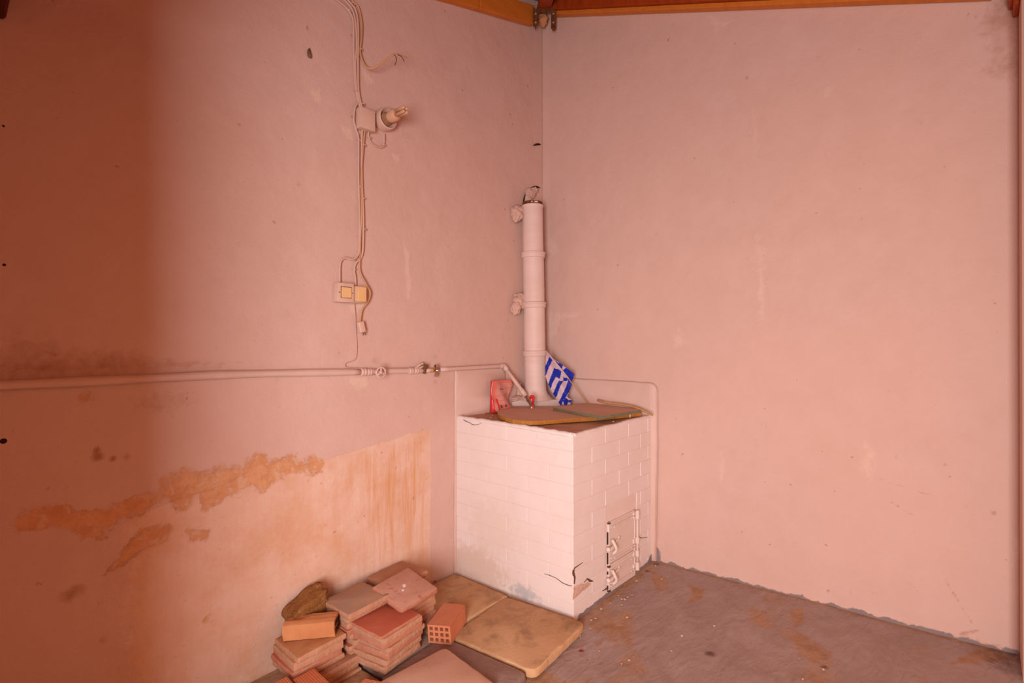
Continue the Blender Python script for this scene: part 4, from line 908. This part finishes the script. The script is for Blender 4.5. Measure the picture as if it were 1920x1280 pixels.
# ------------------------------------------------------------------ slabs on the floor
def rotm(yaw, tx=0, ty=0): return Matrix.Rotation(tx, 4, 'X') @ Matrix.Rotation(ty, 4, 'Y') @ Matrix.Rotation(yaw, 4, 'Z')
FT = (math.atan2(-.04, 1), math.atan2(-.055, 1))
def place(o, x, y, ztop, th, yaw, tx=FT[0], ty=FT[1]):
    m4 = rotm(R(yaw), tx, ty); o.matrix_world = Matrix.Translation(Vector((x, y, ztop))) @ m4 @ Matrix.Translation((0, 0, -th)); return o
def slab(label, x, y, sx, sy, th, ztop, yaw, mat, seed, corner=.01, chip=.005, side='slab_side', group='concrete slabs on the floor', tx=FT[0], ty=FT[1]):
    o = link('paving_slab', rough_slab(sx, sy, th, seed, .008, chip, 20, corner), [mat, side], None, 35); tag(o, label, 'slab', group)
    return place(o, x, y, ztop, th, yaw, tx, ty)
slab('yellowish stained slab with chipped blue-grey edge, nearest the stove corner', -1.084, -.722, .43, .49, .04, floorz(-1.084, -.722)+.043, 4, 'slab_yellow', 1, .035, .006)
slab('yellow-brown slab against the back wall and the stove side', -1.115, -.24, .50, .44, .042, floorz(-1.115, -.24)+.042, -2, 'slab_yellow', 2)
slab('dark grey concrete slab between the yellowish slab and the pale slab', -1.49, -.72, .36, .50, .043, floorz(-1.49, -.72)+.040, 4, 'slab_dark', 3, .012, .004, 'slab_dark')
slab('dark grey slab under the pile of tiles, its left edge showing', -1.50, -.26, .34, .40, .043, floorz(-1.50, -.26)+.040, 2, 'slab_dark', 4, .01, .004, 'slab_dark')
slab('pale pinkish slab lying on the dark slab at the bottom of the photo', -1.613, -.755, .335, .36, .042, floorz(-1.613, -.755)+.084, -7, 'slab_pale', 5, .022, .003, 'slab_pale')
slab('brown slab edge lying low between the tile stacks', -1.76, -.425, .17, .15, .03, floorz(-1.76, -.425)+.024, 3, 'slab_yellow', 6, .01, .004)

# ------------------------------------------------------------------ stacks of old floor tiles
TS = .22
ORD = ['top', 'second from top', 'third from top', 'fourth from top', 'fifth from top', 'sixth from top', 'seventh from top', 'eighth from top', 'ninth from top', 'tenth from top']
DESC = {'pink': 'pinkish', 'grey': 'grey-brown', 'red': 'red', 'brown': 'brown', 'tan': 'tan'}
tid = [0]
def stack(where, x, y, ztop, base, tiles, group, sx=None, sy=None):
    """tiles: list top-down of (face, thickness, dx, dy, yaw, tx, ty)"""
    z = ztop
    for k, (face, th, dx, dy, yaw, tx, ty) in enumerate(tiles):
        if z-th < base-.012: th = max(.014, z-base)
        tid[0] += 1
        o = link('floor_tile', rough_slab(sx or TS, sy or TS, th, 20+tid[0], .004, .0035, 16, .004), [face, 'side_red' if face in ('red', 'pink') and tid[0] % 2 else 'side'], None, 35)
        tag(o, f'{DESC[face]} square floor tile, {ORD[k]} of the {where}', 'tile', group)
        place(o, x+dx, y+dy, z, th, yaw, FT[0]+R(tx), FT[1]+R(ty)); z -= th+.0008
    return z
# left stack
xl, yl = -1.841, -.197
stack('left stack under the broken brick', xl, yl, .088, floorz(xl, yl), [('tan', .024, 0, 0, -.7, 1.5, -1), ('tan', .034, -.008, .004, -3, 0, 0), ('red', .024, -.015, .004, -2, 0, 0), ('brown', .020, -.008, .0, 1, 0, 0),
      ('brown', .026, .045, -.03, 2, 0, 0), ('tan', .024, .042, -.028, 3, 0, 0), ('tan', .024, .048, -.04, 1, 0, 0), ('brown', .024, .02, -.03, 1, 0, 0)], 'tiles of the left stack')
# red stack
xr, yr = -1.590, -.388
stack('stack topped by the red tile', xr, yr, .135, floorz(xr, yr)+.042, [('red', .012, 0, 0, 3, 0, 0), ('pink', .026, .008, -.002, 6, .5, 0), ('pink', .024, .010, .002, 4, -.5, .5), ('tan', .022, .028, .006, 9, 0, 0), ('pink', .026, .020, .010, 11, 0, 0), ('brown', .026, .016, .012, 10, 0, 0), ('brown', .028, .012, .012, 8, 0, 0)], 'tiles of the middle stack')
# grey stack
xg, yg = -1.618, -.158
stack('stack topped by the grey-brown tile behind the red one', xg-.005, yg-.043, .176, floorz(xg, yg)+.042, [('grey', .026, 0, 0, 1.8, 5*0+1, 0)] + [(['brown', 'pink', 'red', 'brown', 'tan', 'red', 'brown', 'tan'][i], .024, [0.004, .012, -.004, .02, .024, .012, .016, .01][i], [.02, .01, .014, .012, .0, .012, .01, .01][i], [2, -3, 4, 0, 5, 1, 2, -2][i], 0, 0) for i in range(7)], 'tiles of the grey-topped stack')
# back stack against the wall
stack('stack nearest the stove against the back wall', -1.345, -.131, .172, floorz(-1.345, -.128)+.042, [('brown', .026, 0, 0, 3, 0, 0)] + [(['brown', 'pink', 'brown', 'tan', 'brown', 'pink', 'tan', 'brown'][i], .024, [.006, -.01, .01, 0, .012, .004, 0, .01][i], [0, .004, -.004, 0, .004, 0, 0, 0][i], [1, 5, -2, 3, 0, 2, 4, 0][i], 0, 0) for i in range(7)], 'tiles of the back stack')
# stack under the tilted pink tile
stack('low stack beneath the tilted pink tile', -1.388, -.312, .122, floorz(-1.388, -.312)+.042, [(['brown', 'tan', 'brown', 'pink', 'tan', 'brown'][i], .025, [0, .004, -.004, .006, .008, 0][i], [0, 0, .004, -.004, 0, 0][i], [2, 4, 1, 3, 4, 3][i], 0, 0) for i in range(5)], 'tiles of the low stack', .175, .14)
o = link('floor_tile', rough_slab(TS, TS, .026, 99, .004, .0035, 16, .006), ['pink', 'side_red'], None, 35)
tag(o, 'pink square tile with white specks, tilted on top of the pile', 'tile', 'tiles of the low stack'); place(o, -1.425, -.31, .186, .026, 4.8, R(12.5), R(-4.3))
for dx, dy in ((.0, .01), (-.022, -.006), (.006, .018)):
    bm = bmesh.new(); lump(bm, (dx, dy, .0265), (.008, .006, .0012), int(dx*999)+7, .5, 2); link('paint_fleck', bm, 'stove_paint', o)

# ------------------------------------------------------------------ stone, broken brick, hollow bricks
def stone_mesh(sx, sy, sz, seed):
    bm = bmesh.new(); bmesh.ops.create_cube(bm, size=1); bmesh.ops.subdivide_edges(bm, edges=bm.edges[:], cuts=10, use_grid_fill=True)
    for v in bm.verts:
        p = v.co.copy(); n = mnoise.fractal(p*2.2+Vector((seed, 0, 0)), 1, 2, 5); q_ = p.normalized()*.62
        p = p.lerp(q_, .09); p += p.normalized()*n*.12; p.x += .10*(p.z); p.z += .16*p.x
        v.co = Vector((p.x*sx, p.y*sy, p.z*sz+sz/2))
    return bm
o = link('stone', stone_mesh(.165, .10, .115, 3), 'stone', None, True); tag(o, 'rough brown stone leaning against the wall behind the broken brick', 'stone')
p_ = onL(576, 1150, .075); o.matrix_world = Matrix.Translation((onL(580, 1120, .07).x, -.075, .088)) @ Matrix.Rotation(R(-16), 4, 'Y') @ Matrix.Rotation(R(4), 4, 'X')
def grooved(bm, lo, hi, axis_len, groove, n, top=True, sides=True):
    pass
def hollow_brick(name, label, Lx, Wy, Hz, cols, rws, mat, group=None, hole=.62):
    """brick along local y (length Lx), holes in the end faces; cross-section Wy x Hz (x, z)"""
    t = thing(name, label, 'brick', (0, 0, 0), None, group)
    bm = bmesh.new(); wx, hz = Wy, Hz; cw, ch = wx/(cols+.35), hz/(rws+.35)
    # cross-section grid with square holes, extruded along y
    xsn = [-wx/2]; zsn = [0]
    for c in range(cols):
        c0 = -wx/2+.35*cw/2+c*cw; xsn += [c0+cw*(1-hole)/2, c0+cw*(1+hole)/2]
    xsn.append(wx/2)
    for r in range(rws):
        c0 = .35*ch/2+r*ch; zsn += [c0+ch*(1-hole)/2, c0+ch*(1+hole)/2]
    zsn.append(hz)
    for i in range(len(xsn)-1):
        for k in range(len(zsn)-1):
            if i % 2 == 1 and k % 2 == 1: continue
            for y in (-Lx/2, Lx/2):
                vv = [bm.verts.new((a, y, b)) for a, b in ((xsn[i], zsn[k]), (xsn[i+1], zsn[k]), (xsn[i+1], zsn[k+1]), (xsn[i], zsn[k+1]))]; bm.faces.new(vv)
    for i in range(1, len(xsn)-1, 2):
        for k in range(1, len(zsn)-1, 2):
            a, b, c, d = xsn[i], xsn[i+1], zsn[k], zsn[k+1]
            for (p, q_) in (((a, c), (b, c)), ((b, c), (b, d)), ((b, d), (a, d)), ((a, d), (a, c))):
                bm.faces.new([bm.verts.new((p[0], -Lx/2, p[1])), bm.verts.new((q_[0], -Lx/2, q_[1])), bm.verts.new((q_[0], Lx/2, q_[1])), bm.verts.new((p[0], Lx/2, p[1]))]).material_index = 0
    # grooved outer skin
    prof = []; ng = 9; gd = .0016
    def run(a, b, nrm):
        for g_ in range(ng):
            for f_, dd in ((0, 0), (.55, 0), (.65, -gd), (.9, -gd)):
                t_ = (g_+f_)/ng; prof.append((a[0]+(b[0]-a[0])*t_+nrm[0]*dd, a[1]+(b[1]-a[1])*t_+nrm[1]*dd))
    run((-wx/2, hz), (wx/2, hz), (0, 1)); run((wx/2, hz), (wx/2, 0), (1, 0)); run((wx/2, 0), (-wx/2, 0), (0, -1)); run((-wx/2, 0), (-wx/2, hz), (-1, 0))
    r0 = [bm.verts.new((x, -Lx/2, z)) for x, z in prof]; r1 = [bm.verts.new((x, Lx/2, z)) for x, z in prof]
    for i in range(len(prof)): bm.faces.new((r0[i], r0[(i+1) % len(prof)], r1[(i+1) % len(prof)], r1[i]))
    bmesh.ops.remove_doubles(bm, verts=bm.verts[:], dist=.00002); bmesh.ops.recalc_face_normals(bm, faces=bm.faces)
    for v in bm.verts: v.co += Vector((mnoise.noise(v.co*30), mnoise.noise(v.co*31+Vector((5, 0, 0))), mnoise.noise(v.co*29+Vector((0, 5, 0)))))*.0012
    link('brick_body', bm, mat, t)
    bm = bmesh.new(); box(bm, (-wx/2+.003, -Lx*.12, .004), (wx/2-.003, Lx*.12, hz-.004)); link('hole_shade_plug', bm, 'dark', t)  # near-black plug added inside, its colour standing for shade in the holes
    return t
hb = hollow_brick('hollow_brick', 'new orange hollow brick with twelve holes standing between tiles and yellowish slab', .19, .112, .085, 4, 3, 'clay_brick', 'hollow bricks')
a_ = onZ(802, 1207, -.035); b_ = onZ(848, 1219, -.045); yw = math.atan2(b_.y-a_.y, b_.x-a_.x)
c_ = (a_+b_)/2; ydir = Vector((-math.sin(yw), math.cos(yw), 0))
print('brick width', (b_-a_).length, 'yaw', math.degrees(yw), c_)
BY = yw; ctr = c_+ydir*.095
hb.matrix_world = Matrix.Translation((ctr.x, ctr.y, floorz(ctr.x, ctr.y)+.0425)) @ rotm(BY, *FT)
# broken clay block lying on the left stack
bb = thing('broken_brick', 'broken orange hollow clay block lying on the left tile stack', 'brick', (0, 0, 0))
bm = bmesh.new(); n1 = 16; prof = [(-.040, 0), (-.042, .03), (-.040, .064), (-.033, .068), (-.012, .070), (-.010, .068), (.012, .070), (.014, .068), (.036, .068), (.042, .06), (.042, .0)]
rings = []
for i in range(n1+1):
    x = -.108+.216*i/n1; brk = 1
    rings.append([bm.verts.new((x+(.004*mnoise.noise(Vector((p[0]*40, p[1]*40, 0))) if i in (0, n1) else 0), p[0]+.0018*mnoise.noise(Vector((x*30, p[0]*50, p[1]*50))), (p[1]+.0018*mnoise.noise(Vector((x*35, p[0]*40, 7+p[1]*50))))*(1-(.15*max(0, (.0-x)/.1) if p[0] > .0 and p[1] > .02 else 0)))) for p in prof])
for a, b in zip(rings, rings[1:]):
    for k in range(len(prof)): bm.faces.new((a[k], a[(k+1) % len(prof)], b[(k+1) % len(prof)], b[k]))
bm.faces.new(rings[0]); bm.faces.new(rings[-1]); bmesh.ops.recalc_face_normals(bm, faces=bm.faces); link('brick_body', bm, 'clay_orange', bb, 35)
for (y_, z_) in ((-.022, .018), (-.022, .048), (.004, .018), (.004, .048), (.028, .02), (.028, .046)):
    bm = bmesh.new(); box(bm, (.096, y_-.009, z_-.010), (.1115, y_+.009, z_+.010), .002); link('hole', bm, 'dark', bb)
# its lower front corners in the photo
a_ = onZ(527, 1201, .086); b_ = onZ(632, 1195, .090); yw = math.atan2(b_.y-a_.y, b_.x-a_.x); print('broken', (b_-a_).length, math.degrees(yw), a_, b_)
ydir = Vector((-math.sin(yw), math.cos(yw), 0)); ctr = (a_+b_)/2+ydir*.042
bb.matrix_world = Matrix.Translation((ctr.x, ctr.y, .091)) @ rotm(yw, R(-1), R(-3.5))
# ribbed brick pieces at the bottom edge of the photo
def ribbed(label, px, py, z, yaw, L_, W_, H_, mat, seed):
    t = hollow_brick('hollow_brick', label, L_, W_, H_, 3, 3 if H_ > .1 else 2, mat, 'hollow bricks'); q_ = onZ(px, py, z)
    t.matrix_world = Matrix.Translation((q_.x, q_.y, z)) @ rotm(R(yaw), *FT) @ Matrix.Translation((-W_/2, -L_/2, -H_)); return t
ribbed('bright red ribbed hollow brick at the bottom edge right of the left stack', 589, 1252, .03, -3, .19, .085, .118, 'clay_red_new', 1)
ribbed('smaller orange ribbed brick cut by the bottom edge, below the left stack', 538, 1267, .03, -3, .14, .085, .118, 'clay_red_new', 2)
ribbed('orange ribbed brick at the bottom edge beside the pale slab', 684, 1271, .0, 22, .14, .09, .082, 'clay_brick', 3)

# ------------------------------------------------------------------ crumbs and a leaf on the floor
for i in range(30):
    rs = random.Random(i*7+1)
    if i < 20: x = rs.uniform(-.95, -.02); y = -.9-abs(rs.gauss(0, .06))
    else: x = rs.uniform(-1.0, -.1); y = rs.uniform(-1.9, -1.0)
    s_ = rs.uniform(.0025, .007); bm = bmesh.new(); lump(bm, (0, 0, 0), (s_*1.3, s_, s_*.6), i, .4, 1)
    tag(link('crumb', bm, 'crumb', None, False, (x, y, floorz(x, y)+.003)), 'tiny pale plaster crumb lying on the concrete floor near the stove', 'crumb', 'plaster crumbs on the floor')
def leaf(q, yaw, s_, label):
    bm = bmesh.new(); n = 10; a = []; b = []
    for i in range(n+1):
        t_ = i/n; w = math.sin(math.pi*t_)*.28*s_; a.append(bm.verts.new((t_*s_, w, .003+.25*w))); b.append(bm.verts.new((t_*s_, -w, .003+.25*w+.002*math.sin(i))))
    for i in range(n): bm.faces.new((a[i], a[i+1], b[i+1], b[i]))
    o = link('dry_leaf', bm, 'leaf', None, True, q); o.rotation_euler.z = yaw; s2 = o.modifiers.new('s', 'SOLIDIFY'); s2.thickness = .0008; tag(o, label, 'leaf')
q = onZ(1083, 1226, -.03); leaf((q.x, q.y, floorz(q.x, q.y)+.006), R(-50), .03, 'small dry red-brown leaf on the floor beside the yellowish slab')
q = onZ(813, 1093, -.02); leaf((q.x, q.y, floorz(q.x, q.y)+.045), R(20), .03, 'dark dry leaf on the yellow-brown slab beside the back tile stack')
